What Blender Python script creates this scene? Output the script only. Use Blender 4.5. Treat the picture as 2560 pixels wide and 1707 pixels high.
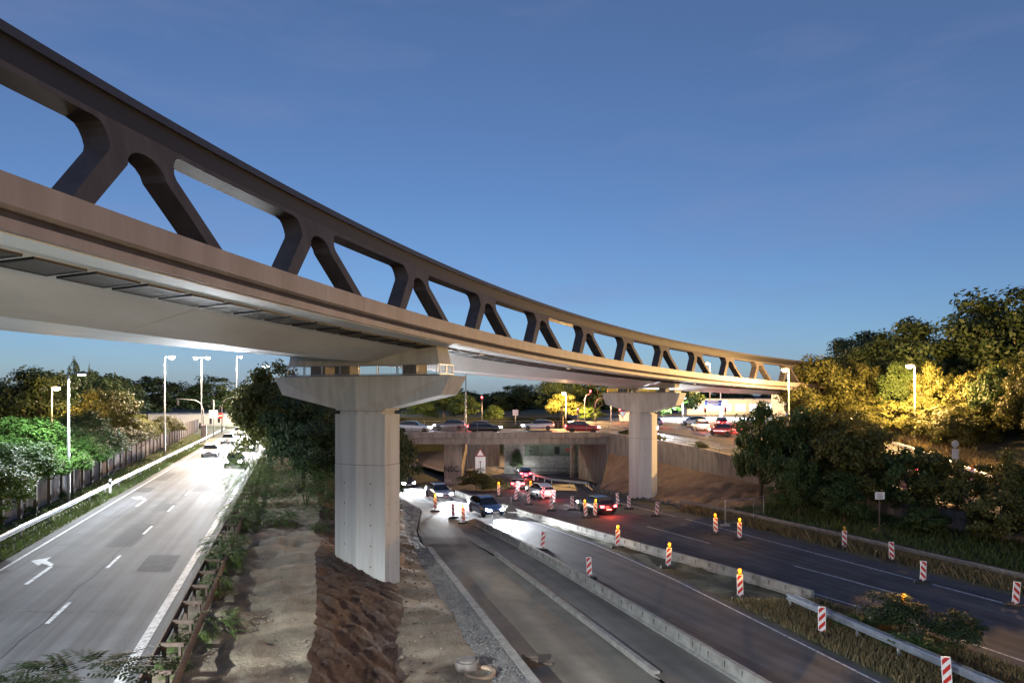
import bpy, bmesh, math, random
import numpy as np
from mathutils import Vector, Matrix, noise
R = math.radians
random.seed(7); rng = np.random.default_rng(7)
sc = bpy.context.scene
for o in list(bpy.data.objects): bpy.data.objects.remove(o)

# ------------------------------------------------------------------ camera
F, CX, YH, CAMZ = 1707.0, 1280.0, 987.0, 10.0
cam = bpy.data.cameras.new('camera'); camo = bpy.data.objects.new('camera', cam)
sc.collection.objects.link(camo); sc.camera = camo
camo.location = (0, 0, CAMZ); camo.rotation_euler = (R(90), 0, 0)
cam.sensor_width = 36; cam.lens = 24.0; cam.shift_y = 133.5/2560; cam.clip_end = 6000; cam.clip_start = .2
# ------------------------------------------------------------------ sky
SUN_EL, SUN_ROT = R(22), R(170)
w = bpy.data.worlds.new('World'); sc.world = w; w.use_nodes = True
nt = w.node_tree; bg = nt.nodes['Background']
sky = nt.nodes.new('ShaderNodeTexSky'); sky.sky_type = 'NISHITA'; sky.sun_disc = False
sky.sun_elevation = SUN_EL; sky.sun_rotation = SUN_ROT
sky.air_density = .95; sky.dust_density = .8; sky.ozone_density = 7.0; sky.altitude = 100
# thin dusk cloud veils, the same all round the sky
tc = nt.nodes.new('ShaderNodeTexCoord'); mp = nt.nodes.new('ShaderNodeMapping'); mp.inputs['Scale'].default_value = (1.2, 1.2, 5.5)
nz = nt.nodes.new('ShaderNodeTexNoise'); nz.inputs['Scale'].default_value = 2.1; nz.inputs['Detail'].default_value = 6; nz.inputs['Roughness'].default_value = .55
rp = nt.nodes.new('ShaderNodeValToRGB'); rp.color_ramp.elements[0].position = .48; rp.color_ramp.elements[1].position = .78
rp.color_ramp.elements[0].color = (.14, .14, .14, 1); rp.color_ramp.elements[1].color = (.5, .5, .5, 1)
mx = nt.nodes.new('ShaderNodeMix'); mx.data_type = 'RGBA'; mx.inputs[7].default_value = (2.3, 2.7, 4.8, 1)
nt.links.new(tc.outputs['Generated'], mp.inputs[0]); nt.links.new(mp.outputs[0], nz.inputs['Vector']); nt.links.new(nz.outputs['Fac'], rp.inputs[0])
nt.links.new(rp.outputs[0], mx.inputs[0]); nt.links.new(sky.outputs[0], mx.inputs[6]); nt.links.new(mx.outputs[2], bg.inputs[0])
bg.inputs[1].default_value = .073
sun = bpy.data.lights.new('sun', 'SUN'); sun.energy = .03; sun.angle = R(12); sun.color = (1, .93, .85)
suno = bpy.data.objects.new('sun', sun); sc.collection.objects.link(suno)
suno.rotation_euler = (R(90)-SUN_EL, 0, R(180)-SUN_ROT)
vs = sc.view_settings; vs.view_transform = 'Standard'; vs.look = 'None'; vs.exposure = .45; vs.gamma = 1; vs.use_curve_mapping = False
sc.cycles.max_bounces = 5; sc.cycles.diffuse_bounces = 2; sc.cycles.glossy_bounces = 2; sc.cycles.transmission_bounces = 2; sc.cycles.transparent_max_bounces = 4
sc.cycles.sample_clamp_indirect = 4; sc.cycles.sample_clamp_direct = 0; sc.cycles.caustics_reflective = False; sc.cycles.caustics_refractive = False

COL = sc.collection
# ------------------------------------------------------------------ helpers
class MB:
    def __init__(s): s.v = []; s.f = []; s.m = []
    def face(s, pts, mi=0):
        n = len(s.v); s.v += [tuple(p) for p in pts]; s.f.append(tuple(range(n, n+len(pts)))); s.m.append(mi)
    def box(s, c, d, rot=None, mi=0):
        x, y, z = d[0]/2, d[1]/2, d[2]/2; n = len(s.v); c = Vector(c)
        for p in ((-x,-y,-z),(x,-y,-z),(x,y,-z),(-x,y,-z),(-x,-y,z),(x,-y,z),(x,y,z),(-x,y,z)):
            q = Vector(p)
            if rot is not None: q = rot @ q
            s.v.append(tuple(q+c))
        for f in ((0,3,2,1),(4,5,6,7),(0,1,5,4),(1,2,6,5),(2,3,7,6),(3,0,4,7)):
            s.f.append(tuple(n+i for i in f)); s.m.append(mi)
        return s
    def bar(s, a, b, wd, ht, mi=0):
        a, b = Vector(a), Vector(b); d = b-a; L = d.length
        if L < 1e-6: return s
        q = d.to_track_quat('X', 'Z').to_matrix()
        return s.box((a+b)/2, (L, wd, ht), q, mi)
    def tube(s, pts, rad, n=6, mi=0, cap=True):
        pts = [Vector(p) for p in pts]; rr = rad if isinstance(rad, (list, tuple)) else [rad]*len(pts)
        base = len(s.v)
        for i, p in enumerate(pts):
            d = (pts[min(i+1, len(pts)-1)]-pts[max(i-1, 0)])
            if d.length < 1e-9: d = Vector((0,0,1))
            q = d.to_track_quat('Z', 'Y').to_matrix()
            for k in range(n):
                a = 2*math.pi*k/n
                s.v.append(tuple(p+q@Vector((math.cos(a)*rr[i], math.sin(a)*rr[i], 0))))
        for i in range(len(pts)-1):
            for k in range(n):
                s.f.append((base+i*n+k, base+i*n+(k+1)%n, base+(i+1)*n+(k+1)%n, base+(i+1)*n+k)); s.m.append(mi)
        if cap:
            s.f.append(tuple(base+k for k in range(n))[::-1]); s.m.append(mi)
            s.f.append(tuple(base+(len(pts)-1)*n+k for k in range(n))); s.m.append(mi)
        return s
    def lathe(s, prof, n=16, c=(0,0,0), mi=0):
        base = len(s.v)
        for r, z in prof:
            for k in range(n):
                a = 2*math.pi*k/n; s.v.append((c[0]+r*math.cos(a), c[1]+r*math.sin(a), c[2]+z))
        for i in range(len(prof)-1):
            for k in range(n):
                s.f.append((base+i*n+k, base+i*n+(k+1)%n, base+(i+1)*n+(k+1)%n, base+(i+1)*n+k)); s.m.append(mi)
        s.f.append(tuple(base+k for k in range(n))[::-1]); s.m.append(mi)
        s.f.append(tuple(base+(len(prof)-1)*n+k for k in range(n))); s.m.append(mi)
        return s
    def loft(s, rings, closed=True, cap=True, mi=0):
        base = len(s.v); n = len(rings[0])
        for r in rings: s.v += [tuple(p) for p in r]
        for i in range(len(rings)-1):
            for k in range(n if closed else n-1):
                s.f.append((base+i*n+k, base+i*n+(k+1)%n, base+(i+1)*n+(k+1)%n, base+(i+1)*n+k)); s.m.append(mi)
        if cap and closed:
            s.f.append(tuple(base+k for k in range(n))[::-1]); s.m.append(mi)
            s.f.append(tuple(base+(len(rings)-1)*n+k for k in range(n))); s.m.append(mi)
        return s
    def mesh(s, name, mats, smooth=False, fix=False):
        me = bpy.data.meshes.new(name); me.from_pydata(s.v, [], s.f)
        for m in (mats if isinstance(mats, (list, tuple)) else [mats]): me.materials.append(m)
        if any(s.m): me.polygons.foreach_set('material_index', s.m)
        if fix:
            b = bmesh.new(); b.from_mesh(me); bmesh.ops.recalc_face_normals(b, faces=b.faces); b.to_mesh(me); b.free()
        if smooth: me.polygons.foreach_set('use_smooth', [True]*len(me.polygons))
        me.update(); return me
    def build(s, name, mats, parent=None, smooth=False, fix=False, loc=None):
        return obj(name, s.mesh(name, mats, smooth, fix), parent, loc)

def obj(name, me, parent=None, loc=None, rz=0.0):
    o = bpy.data.objects.new(name, me); COL.objects.link(o)
    if parent is not None: o.parent = parent
    if loc is not None: o.location = loc
    if rz: o.rotation_euler = (0, 0, rz)
    return o
def tag(o, label=None, cat=None, group=None, kind=None):
    if label: o['label'] = label
    if cat: o['category'] = cat
    if group: o['group'] = group
    if kind: o['kind'] = kind
    return o
def thing(name, label, cat, loc=(0,0,0), rz=0.0, group=None):
    return tag(obj(name, None, None, loc, rz), label, cat, group)
def copy_tree(o, parent=None):
    c = o.copy(); COL.objects.link(c); c.parent = parent
    for ch in o.children: copy_tree(ch, c)
    return c
def put(proto, used, loc, rz, label, scale=None):
    o = proto if not used else copy_tree(proto)
    o.location = loc; o.rotation_euler = (0, 0, rz); o['label'] = label
    if scale: o.scale = scale
    return o

# ------------------------------------------------------------------ materials
def mat(name, col, rough=.7, metal=0.0, var=.25, scale=4.0, col2=None, bump=0.0, bscale=None, spec=.5, stretch=None, detail=6, coord='Object', contrast=(.3,.7), coat=0):
    m = bpy.data.materials.new(name); m.use_nodes = True; n = m.node_tree; b = n.nodes['Principled BSDF']
    b.inputs['Roughness'].default_value = rough; b.inputs['Metallic'].default_value = metal; b.inputs['Specular IOR Level'].default_value = spec
    if coat: b.inputs['Coat Weight'].default_value = coat
    t = n.nodes.new('ShaderNodeTexCoord'); mpn = n.nodes.new('ShaderNodeMapping'); n.links.new(t.outputs[coord], mpn.inputs[0])
    if stretch: mpn.inputs['Scale'].default_value = stretch
    if col2 is None: col2 = tuple(c*(1-var) for c in col); c1 = tuple(min(1, c*(1+var*.6)) for c in col)
    else: c1 = col
    x = n.nodes.new('ShaderNodeTexNoise'); x.inputs['Scale'].default_value = scale; x.inputs['Detail'].default_value = detail; x.inputs['Roughness'].default_value = .62
    n.links.new(mpn.outputs[0], x.inputs['Vector'])
    r = n.nodes.new('ShaderNodeValToRGB'); r.color_ramp.elements[0].position = contrast[0]; r.color_ramp.elements[1].position = contrast[1]
    r.color_ramp.elements[0].color = (*col2, 1); r.color_ramp.elements[1].color = (*c1, 1)
    n.links.new(x.outputs['Fac'], r.inputs[0]); n.links.new(r.outputs[0], b.inputs['Base Color'])
    if bump:
        x2 = n.nodes.new('ShaderNodeTexNoise'); x2.inputs['Scale'].default_value = bscale or scale*8; x2.inputs['Detail'].default_value = 5
        n.links.new(mpn.outputs[0], x2.inputs['Vector'])
        bp = n.nodes.new('ShaderNodeBump'); bp.inputs['Strength'].default_value = bump; bp.inputs['Distance'].default_value = .05
        n.links.new(x2.outputs['Fac'], bp.inputs['Height']); n.links.new(bp.outputs[0], b.inputs['Normal'])
    return m
def emit(name, col, strength):
    m = bpy.data.materials.new(name); m.use_nodes = True; n = m.node_tree
    b = n.nodes['Principled BSDF']; b.inputs['Base Color'].default_value = (*col, 1); b.inputs['Emission Color'].default_value = (*col, 1); b.inputs['Emission Strength'].default_value = strength
    return m
def leafmat(name, col, col2, trans=.25, spec=.3):
    m = bpy.data.materials.new(name); m.use_nodes = True; n = m.node_tree; n.nodes.clear()
    out = n.nodes.new('ShaderNodeOutputMaterial'); d = n.nodes.new('ShaderNodeBsdfPrincipled'); tr = n.nodes.new('ShaderNodeBsdfTranslucent'); mixs = n.nodes.new('ShaderNodeMixShader')
    d.inputs['Roughness'].default_value = .55; d.inputs['Specular IOR Level'].default_value = spec
    geo = n.nodes.new('ShaderNodeNewGeometry'); oi = n.nodes.new('ShaderNodeObjectInfo')
    r = n.nodes.new('ShaderNodeValToRGB'); r.color_ramp.elements[0].color = (*col2, 1); r.color_ramp.elements[1].color = (*col, 1)
    add = n.nodes.new('ShaderNodeMath'); add.operation = 'MULTIPLY_ADD'; add.inputs[1].default_value = .75; ml = n.nodes.new('ShaderNodeMath'); ml.operation = 'MULTIPLY'; ml.inputs[1].default_value = .25
    n.links.new(oi.outputs['Random'], ml.inputs[0]); n.links.new(geo.outputs['Random Per Island'], add.inputs[0]); n.links.new(ml.outputs[0], add.inputs[2])
    n.links.new(add.outputs[0], r.inputs[0]); n.links.new(r.outputs[0], d.inputs['Base Color']); n.links.new(r.outputs[0], tr.inputs['Color'])
    mixs.inputs[0].default_value = trans; n.links.new(d.outputs[0], mixs.inputs[1]); n.links.new(tr.outputs[0], mixs.inputs[2]); n.links.new(mixs.outputs[0], out.inputs[0])
    return m
M = {}
M['asphalt'] = mat('asphalt', (.095,.092,.1), .75, spec=.22, var=.35, scale=.5, bump=.35, bscale=60)
M['asphalt_worn'] = mat('asphalt_worn', (.1,.104,.115), .72, spec=.22, var=.3, scale=.35, bump=.5, bscale=30, stretch=(1,1,1))
M['slab'] = mat('slab_concrete', (.3,.265,.2), .85, col2=(.15,.13,.1), scale=.35, bump=.15, bscale=20)
M['slab2'] = mat('slab_concrete_b', (.25,.225,.18), .85, col2=(.13,.115,.095), scale=.3, bump=.15, bscale=20)
M['concrete'] = mat('concrete', (.38,.36,.32), .85, col2=(.2,.185,.16), scale=2.2, bump=.2, bscale=30)
M['pier'] = mat('pier_concrete', (.57,.57,.53), .75, col2=(.40,.385,.345), scale=1.1, bump=.12, bscale=14, stretch=(2.2,2.2,.16), contrast=(.22,.58))
M['wallc'] = mat('wall_concrete', (.29,.255,.22), .85, col2=(.13,.11,.095), scale=1.5, bump=.2, bscale=20, stretch=(1.5,1.5,.25))
M['soil'] = mat('soil', (.36,.29,.2), .95, col2=(.2,.155,.1), scale=.55, bump=.8, bscale=9, contrast=(.32,.66))
M['soil_dark'] = mat('soil_dark', (.115,.072,.048), .95, col2=(.042,.025,.017), scale=1.3, bump=.9, bscale=6, stretch=(1.6,.35,1.0))
M['sand'] = mat('sand', (.40,.25,.14), .95, col2=(.2,.12,.065), scale=.6, bump=.8, bscale=7, stretch=(.5,1.2,1.2))
M['verge'] = mat('verge_soil', (.1,.1,.055), .95, col2=(.055,.05,.03), scale=1.5, bump=.8, bscale=14)
M['ground'] = mat('ground', (.04,.045,.022), .95, var=.4, scale=.2, bump=.5, bscale=3)
M['gravel'] = mat('gravel', (.3,.29,.26), .9, col2=(.12,.11,.1), scale=9, bump=1.0, bscale=16)
M['patch'] = mat('asphalt_patch', (.06,.062,.068), .8, var=.3, scale=3, bump=.3, bscale=40, spec=.2)
M['paint'] = mat('road_paint', (.55,.56,.57), .6, col2=(.17,.17,.18), scale=5, contrast=(.34,.56))
M['steel'] = mat('truss_steel', (.07,.063,.063), .55, var=.35, scale=1.3, spec=.25, stretch=(1.5,1.5,.3))
M['fascia'] = mat('fascia_steel', (.31,.275,.27), .55, col2=(.2,.172,.166), scale=.7, stretch=(1.6,1.6,.2), contrast=(.3,.75))
M['darksteel'] = mat('dark_steel', (.009,.0085,.0095), .55, var=.2, scale=2)
M['capsteel'] = mat('cap_steel', (.035,.035,.042), .45, var=.2, scale=2)
M['soffit'] = mat('soffit_paint', (.74,.75,.75), .6, col2=(.58,.59,.58), scale=.5, stretch=(1,.35,1), contrast=(.3,.7))
M['vent'] = mat('vent_grille', (.075,.068,.06), .6, var=.2, scale=3)
M['galv'] = mat('galvanised', (.42,.45,.5), .42, metal=.55, var=.25, scale=3)
M['galvold'] = mat('galvanised_old', (.22,.21,.2), .6, metal=.3, var=.35, scale=3)
M['rust'] = mat('rusty_steel', (.11,.075,.055), .8, var=.4, scale=4)
M['pole'] = mat('lamp_pole', (.3,.31,.32), .45, metal=.5, var=.15, scale=2)
M['black'] = mat('black_plastic', (.02,.02,.022), .5, var=.2)
M['rubber'] = mat('rubber', (.022,.022,.022), .85, var=.3)
M['white'] = mat('white_paint', (.78,.78,.77), .5, var=.06)
M['red'] = mat('red_paint', (.5,.025,.02), .5, var=.1)
M['yellow'] = mat('yellow_sign', (.75,.5,.02), .5, var=.08)
M['blue'] = mat('blue_sign', (.02,.06,.32), .5, var=.1)
M['mural'] = mat('mural_green', (.16,.2,.14), .85, var=.25, scale=.9)
M['ink'] = mat('graffiti_ink', (.025,.024,.022), .85, var=.2)
M['inkw'] = mat('graffiti_white', (.5,.48,.45), .85, var=.2)
M['inkr'] = mat('graffiti_red', (.45,.12,.1), .85, var=.2)
M['fence'] = mat('fence_metal', (.27,.28,.34), .5, metal=.15, var=.3, scale=1.5, stretch=(1,1,.3))
M['wood'] = mat('old_timber', (.12,.095,.07), .9, var=.4, scale=3, stretch=(3,3,.4))
M['clay'] = mat('clay_pipe', (.42,.3,.2), .8, var=.2)
M['bark'] = mat('bark', (.085,.068,.05), .95, var=.4, scale=5, stretch=(2,2,.4), bump=.6)
M['glass'] = mat('car_glass', (.012,.014,.016), .06, var=.1, spec=.8)
M['drygrass'] = leafmat('dry_grass', (.28,.22,.11), (.12,.1,.05), .3)
M['grass'] = leafmat('grass_blades', (.12,.16,.05), (.05,.08,.025), .3)
M['leaf'] = leafmat('leaf_green', (.085,.135,.035), (.03,.055,.016))
M['leafb'] = leafmat('leaf_bright', (.13,.2,.045), (.05,.09,.02))
M['leafd'] = leafmat('leaf_dark', (.055,.085,.03), (.018,.032,.012))
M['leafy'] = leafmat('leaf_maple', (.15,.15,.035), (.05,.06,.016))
M['leafv'] = leafmat('leaf_ivy', (.085,.17,.035), (.03,.07,.014), .15, .06)
M['leafshade'] = leafmat('leaf_shaded', (.02,.028,.012), (.006,.01,.005), .05, .02)  # near-black leaves: shade on the foreground branches is put into the colour
M['led'] = emit('led_lens', (.86,.95,1), 60); M['sod'] = emit('sodium_lens', (1,.62,.24), 60); M['warm'] = emit('warm_lens', (1,.8,.58), 60)
M['amber'] = emit('amber_lens', (1,.34,.015), 1.25); M['amberoff'] = mat('amber_lens_off', (.55,.27,.02), .25, var=.1)
M['head'] = emit('headlight_lens', (.93,.96,1), 160); M['tail'] = emit('taillight_lens', (1,.045,.05), 22); M['redlamp'] = emit('red_signal', (1,.05,.04), 14)
M['winlit'] = emit('lit_window', (.9,.95,1), 1.6)
def stripes(name, sign):
    m = bpy.data.materials.new(name); m.use_nodes = True; n = m.node_tree; b = n.nodes['Principled BSDF']; b.inputs['Roughness'].default_value = .35
    t = n.nodes.new('ShaderNodeTexCoord'); s = n.nodes.new('ShaderNodeSeparateXYZ'); n.links.new(t.outputs['Object'], s.inputs[0])
    a = n.nodes.new('ShaderNodeMath'); a.operation = 'MULTIPLY_ADD'; a.inputs[1].default_value = sign; n.links.new(s.outputs['X'], a.inputs[0]); n.links.new(s.outputs['Z'], a.inputs[2])
    d = n.nodes.new('ShaderNodeMath'); d.operation = 'MULTIPLY'; d.inputs[1].default_value = 2.9; n.links.new(a.outputs[0], d.inputs[0])
    f = n.nodes.new('ShaderNodeMath'); f.operation = 'FRACT'; n.links.new(d.outputs[0], f.inputs[0])
    g = n.nodes.new('ShaderNodeMath'); g.operation = 'GREATER_THAN'; g.inputs[1].default_value = .5; n.links.new(f.outputs[0], g.inputs[0])
    x = n.nodes.new('ShaderNodeMix'); x.data_type = 'RGBA'; x.inputs[6].default_value = (.5,.03,.025,1); x.inputs[7].default_value = (.78,.77,.76,1)
    n.links.new(g.outputs[0], x.inputs[0])
    nn = n.nodes.new('ShaderNodeTexNoise'); nn.inputs['Scale'].default_value = 9; y = n.nodes.new('ShaderNodeMix'); y.data_type = 'RGBA'; y.blend_type = 'MULTIPLY'; y.inputs[0].default_value = .5
    n.links.new(x.outputs[2], y.inputs[6]); n.links.new(nn.outputs['Fac'], y.inputs[7]); n.links.new(y.outputs[2], b.inputs['Base Color'])
    x.inputs[7].default_value = (1,1,1,1); x.inputs[6].default_value = (.66,.035,.03,1)
    return m
M['str1'] = stripes('stripes_falling', 1.0); M['str2'] = stripes('stripes_rising', -1.0)

def road_wear(m, ang, amt=.55, wid=.55):      # tyre-track streaks along the road and repair blotches
    n = m.node_tree; b = n.nodes['Principled BSDF']; src = b.inputs['Base Color'].links[0].from_socket
    t = n.nodes.new('ShaderNodeTexCoord'); mpn = n.nodes.new('ShaderNodeMapping'); mpn.vector_type = 'TEXTURE'; mpn.inputs['Rotation'].default_value = (0,0,R(ang)); mpn.inputs['Scale'].default_value = (wid, 26, 1)
    x = n.nodes.new('ShaderNodeTexNoise'); x.inputs['Scale'].default_value = 1; x.inputs['Detail'].default_value = 4; n.links.new(t.outputs['Object'], mpn.inputs[0]); n.links.new(mpn.outputs[0], x.inputs['Vector'])
    r = n.nodes.new('ShaderNodeValToRGB'); r.color_ramp.elements[0].position = .34; r.color_ramp.elements[1].position = .66; r.color_ramp.elements[0].color = (1-amt,1-amt,1-amt,1); r.color_ramp.elements[1].color = (1.12,1.12,1.12,1)
    y = n.nodes.new('ShaderNodeMix'); y.data_type = 'RGBA'; y.blend_type = 'MULTIPLY'; y.inputs[0].default_value = 1
    n.links.new(x.outputs['Fac'], r.inputs[0]); n.links.new(src, y.inputs[6]); n.links.new(r.outputs[0], y.inputs[7]); n.links.new(y.outputs[2], b.inputs['Base Color'])
road_wear(M['soil'], -62, .5, 1.6); road_wear(M['asphalt_worn'], 17.7); road_wear(M['asphalt'], 24, .4); road_wear(M['slab'], 17, .45, 1.2); road_wear(M['slab2'], 17, .4, 1.2)

# ------------------------------------------------------------------ terrain lines (plan X as function of depth Y)
def zlow(Y): return float(np.interp(Y, [0,55,70,84,110,200], [0,0,-.45,-1.1,-2.2,-2.6]))
def tab(*a):
    ys = [p[0] for p in a]; xs = [p[1] for p in a]
    return lambda Y: float(np.interp(Y, ys, xs))
lin = lambda c, k: (lambda Y: c+k*Y)
b_roadL = lin(-13.1, -.32); b_roadR = lin(-3.8, -.32)
b_top = tab((0,-.45),(18,-5.3),(26,-7.5),(33,-9.3),(42,-11.9),(60,-17.5),(84,-24))
b_bot = tab((0,-1.2),(15,-2.9),(22,-3.7),(28,-4.6),(34,-5.6),(42,-7.2),(50,-9),(60,-13),(84,-20))
b_gut = tab((0,5.5),(15,1.4),(24.8,-1.3),(38.2,-5.0),(44,-6.3),(50,-7.9),(60,-9.5),(84,-17))
b_k0 = tab((0,7.35),(43,-5.4),(46,-6.2),(50,-7),(60,-8),(84,-16.5)); b_k1 = tab((0,7.7),(43,-5.1),(46,-6.0),(50,-6.9),(60,-7.9),(84,-16.4))
b_step = tab((0,13.2),(26.6,4.4),(36.4,1.15),(42.7,-1.0),(46,-2.6),(52,-5),(60,-7.5),(84,-16.2))
b_bar = tab((0,16.2),(15,11.1),(26.4,7.18),(34,4.55),(44,.9),(52.8,-2.9),(60,-6.0),(66,-8.9),(84,-16))
b_wr = tab((0,20.3),(20,14.3),(30,11.3),(37,9.2),(45,6.3),(52,3.0),(57.5,0.1),(75,-8.3),(84,-12),(100,-18),(150,-40))
b_rl = tab((0,27),(20,20.5),(25.8,18.3),(31,16.2),(37,12.9),(45.5,7.6),(57.5,.7),(75,-7.3),(84,-9),(92,-6.4),(100,-7.5),(150,-30))
b_rr = tab((0,40),(20,31),(35,24.6),(44.5,20.5),(55,16),(66,11.8),(77,9),(85,10.5),(100,10.5),(150,-6))
b_rail = tab((0,42),(20,33.4),(35.6,26.7),(46,22.3),(55,18.2),(62,15.4),(77,9.6),(84,11))
b_wall = tab((0,54),(30,39.5),(42,33.2),(50,29),(62,23.6),(70,19.6),(76,16.4),(84,11.9))
zw_base = tab((0,.3),(42,.4),(50,.7),(66,1.9),(75,2.4),(84,2.8)); zw_top = tab((0,1.0),(42,1.6),(50,2.1),(62,3.5),(70,4.4),(76,4.8),(84,5.2),(130,5.3))
b_ramp = tab((0,58),(30,46),(45,41.2),(55,39.8),(62,40.0),(71,40.6),(78,39.5),(84,37.6),(95,39.5),(110,43.8),(160,47))
z_ramp = zw_top
_bt, _bb, _bg = b_top, b_bot, b_gut
b_top = lambda Y: _bt(Y)+.34*noise.noise(Vector((Y*.35,1.7,0)))+.16*noise.noise(Vector((Y*1.7,4.7,0)))
b_bot = lambda Y: _bb(Y)+.3*noise.noise(Vector((Y*.4,7.7,0)))+.14*noise.noise(Vector((Y*1.9,2.2,0)))
b_gut = lambda Y: _bg(Y)+.16*noise.noise(Vector((Y*.6,9.7,0)))+.08*noise.noise(Vector((Y*2.1,3.2,0)))
def nz3(x, y, s): return noise.noise(Vector((x*s, y*s, 3.1)))
def strip(name, fa, za, fb, zb, y0, y1, m, dy=1.0, n=4, rough=0.0, rs=.5, lift=0.0, thickness=None):
    Ys = np.arange(y0, y1+1e-6, dy); mb = MB()
    for Y in Ys:
        xa, xb = fa(Y), fb(Y); z0, z1 = (za(Y) if callable(za) else za), (zb(Y) if callable(zb) else zb)
        for i in range(n+1):
            t = i/n; x = xa+(xb-xa)*t; z = z0+(z1-z0)*t
            if rough: z += rough*(nz3(x, Y, rs)+.5*nz3(x, Y, rs*3.1)+.25*nz3(x, Y, rs*8))*min(1, 6*t*(1-t)+.05)
            mb.v.append((x, float(Y), z+lift))
    for j in range(len(Ys)-1):
        for i in range(n):
            a = j*(n+1)+i; mb.f.append((a, a+1, a+n+2, a+n+1)); mb.m.append(0)
    o = mb.build(name, m, smooth=rough > 0); return o
def struct(o, label=None):
    o['kind'] = 'structure'
    return o
ZL = 2.5
struct(strip('ground_left', lambda Y: -420, ZL-.02, b_roadL, ZL-.02, 2, 300, M['verge'], 2, 30, .1))
struct(strip('road_left', b_roadL, ZL, b_roadR, ZL, 2, 300, M['asphalt_worn'], 4, 3))
def ztop(Y): return float(np.interp(Y, [0,50,80,84], [2.4,2.45,4.6,5.0]))
struct(strip('dirt_path', b_roadR, ZL-.03, b_top, ztop, 2, 84, M['soil'], .3, 30, .2, .7))
def zbot(Y): return float(np.interp(Y, [0,30,45,60,84], [.85,.75,.5,.1,-.8]))
struct(strip('earth_slope', b_top, ztop, b_bot, zbot, 2, 84, M['soil_dark'], .2, 30, .26, 1.4))
struct(strip('dirt_bench', b_bot, zbot, b_gut, lambda Y: zbot(Y)-.25, 2, 84, M['soil'], .35, 18, .12, .8))
def zk(Y): return float(np.interp(Y, [0,42,46,60,84], [.42,.42,.1,.02,-1.0]))
struct(strip('gravel_bank', b_gut, lambda Y: zbot(Y)-.25, b_k0, zk, 2, 84, M['gravel'], .3, 10, .09, 2.2))
zsl_ = lambda Y: zlow(Y)-float(np.interp(Y,[43,47],[.12,.006]))
struct(strip('slab_low', b_k1, zsl_, b_step, zsl_, 2, 84, M['slab'], 2, 4))
struct(strip('slab_high', b_step, lambda Y: zlow(Y)-.005, b_bar, lambda Y: zlow(Y)-.005, 2, 84, M['slab2'], 2, 4))
struct(strip('road_oncoming', b_bar, zlow, b_wr, zlow, 2, 150, M['asphalt'], 2, 4))
struct(strip('median', b_wr, lambda Y: zlow(Y)-.01, b_rl, lambda Y: zlow(Y)-.01, 2, 84, M['verge'], .5, 8, .18, .8))
struct(strip('road_outbound', b_rl, zlow, b_rr, zlow, 2, 150, M['asphalt'], 2, 5))
struct(strip('verge_right', b_rr, lambda Y: zlow(Y)-.005, b_rail, lambda Y: zlow(Y)+.02, 2, 84, M['verge'], .5, 4, .05))
def zsl(Y): return zw_base(Y)
struct(strip('sand_slope', lambda Y: b_rail(Y), lambda Y: zlow(Y)+.02, b_wall, zsl, 58, 84, M['sand'], .25, 30, .38, 1.1))
struct(strip('planted_slope', lambda Y: b_rail(Y), lambda Y: zlow(Y)+.02, b_wall, zsl, 2, 58, M['ground'], 1, 8, .3, .4))
struct(strip('ramp_road', lambda Y: b_wall(Y) if Y <= 84 else 11.9, z_ramp, b_ramp, z_ramp, 2, 118, M['asphalt_worn'], 2, 5))
struct(strip('bank_right', b_ramp, z_ramp, lambda Y: b_ramp(Y)+7, lambda Y: z_ramp(Y)+2.6, 2, 118, M['ground'], 2, 8, .3, .3))
struct(strip('ground_right', lambda Y: b_ramp(Y)+7, lambda Y: z_ramp(Y)+2.6, lambda Y: 420, lambda Y: z_ramp(Y)+4, 2, 118, M['ground'], 3, 40, .4, .15))
def flat(name, x0, y0, x1, y1, z, m):
    q = MB(); q.face([(x0,y0,z),(x1,y0,z),(x1,y1,z),(x0,y1,z)]); return struct(q.build(name, m))
flat('ground_far', -3500, 300, 3500, 6000, 3.0, M['ground'])
flat('ground_base', -3500, -1500, 3500, 6000, -5.0, M['ground'])
flat('junction_road', 11.9, 118, 120, 175, 5.28, M['asphalt_worn'])
flat('junction_ground', -420, 175, 420, 301, 4.6, M['ground'])
struct(strip('junction_bank', lambda Y: b_roadR(Y)+.05, lambda Y: ZL, lambda Y: -24+0*Y, lambda Y: 5.05, 98, 176, M['ground'], 3, 6))
flat('overpass_approach', -24, 98, 11.8, 176, -2.9, M['ground'])
struct(strip('cutting_bank', lambda Y: -24., lambda Y: 5.05, lambda Y: b_wr(Y)-1, zlow, 98, 150, M['ground'], 3, 5))
q = MB(); q.loft([[(-40,150,-3),(-40,150,5.05),(-40,176,5.05),(-40,176,-3)],[(12,150,-3),(12,150,5.05),(12,176,5.05),(12,176,-3)]]); struct(q.build('junction_terrace', M['ground']))

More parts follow.
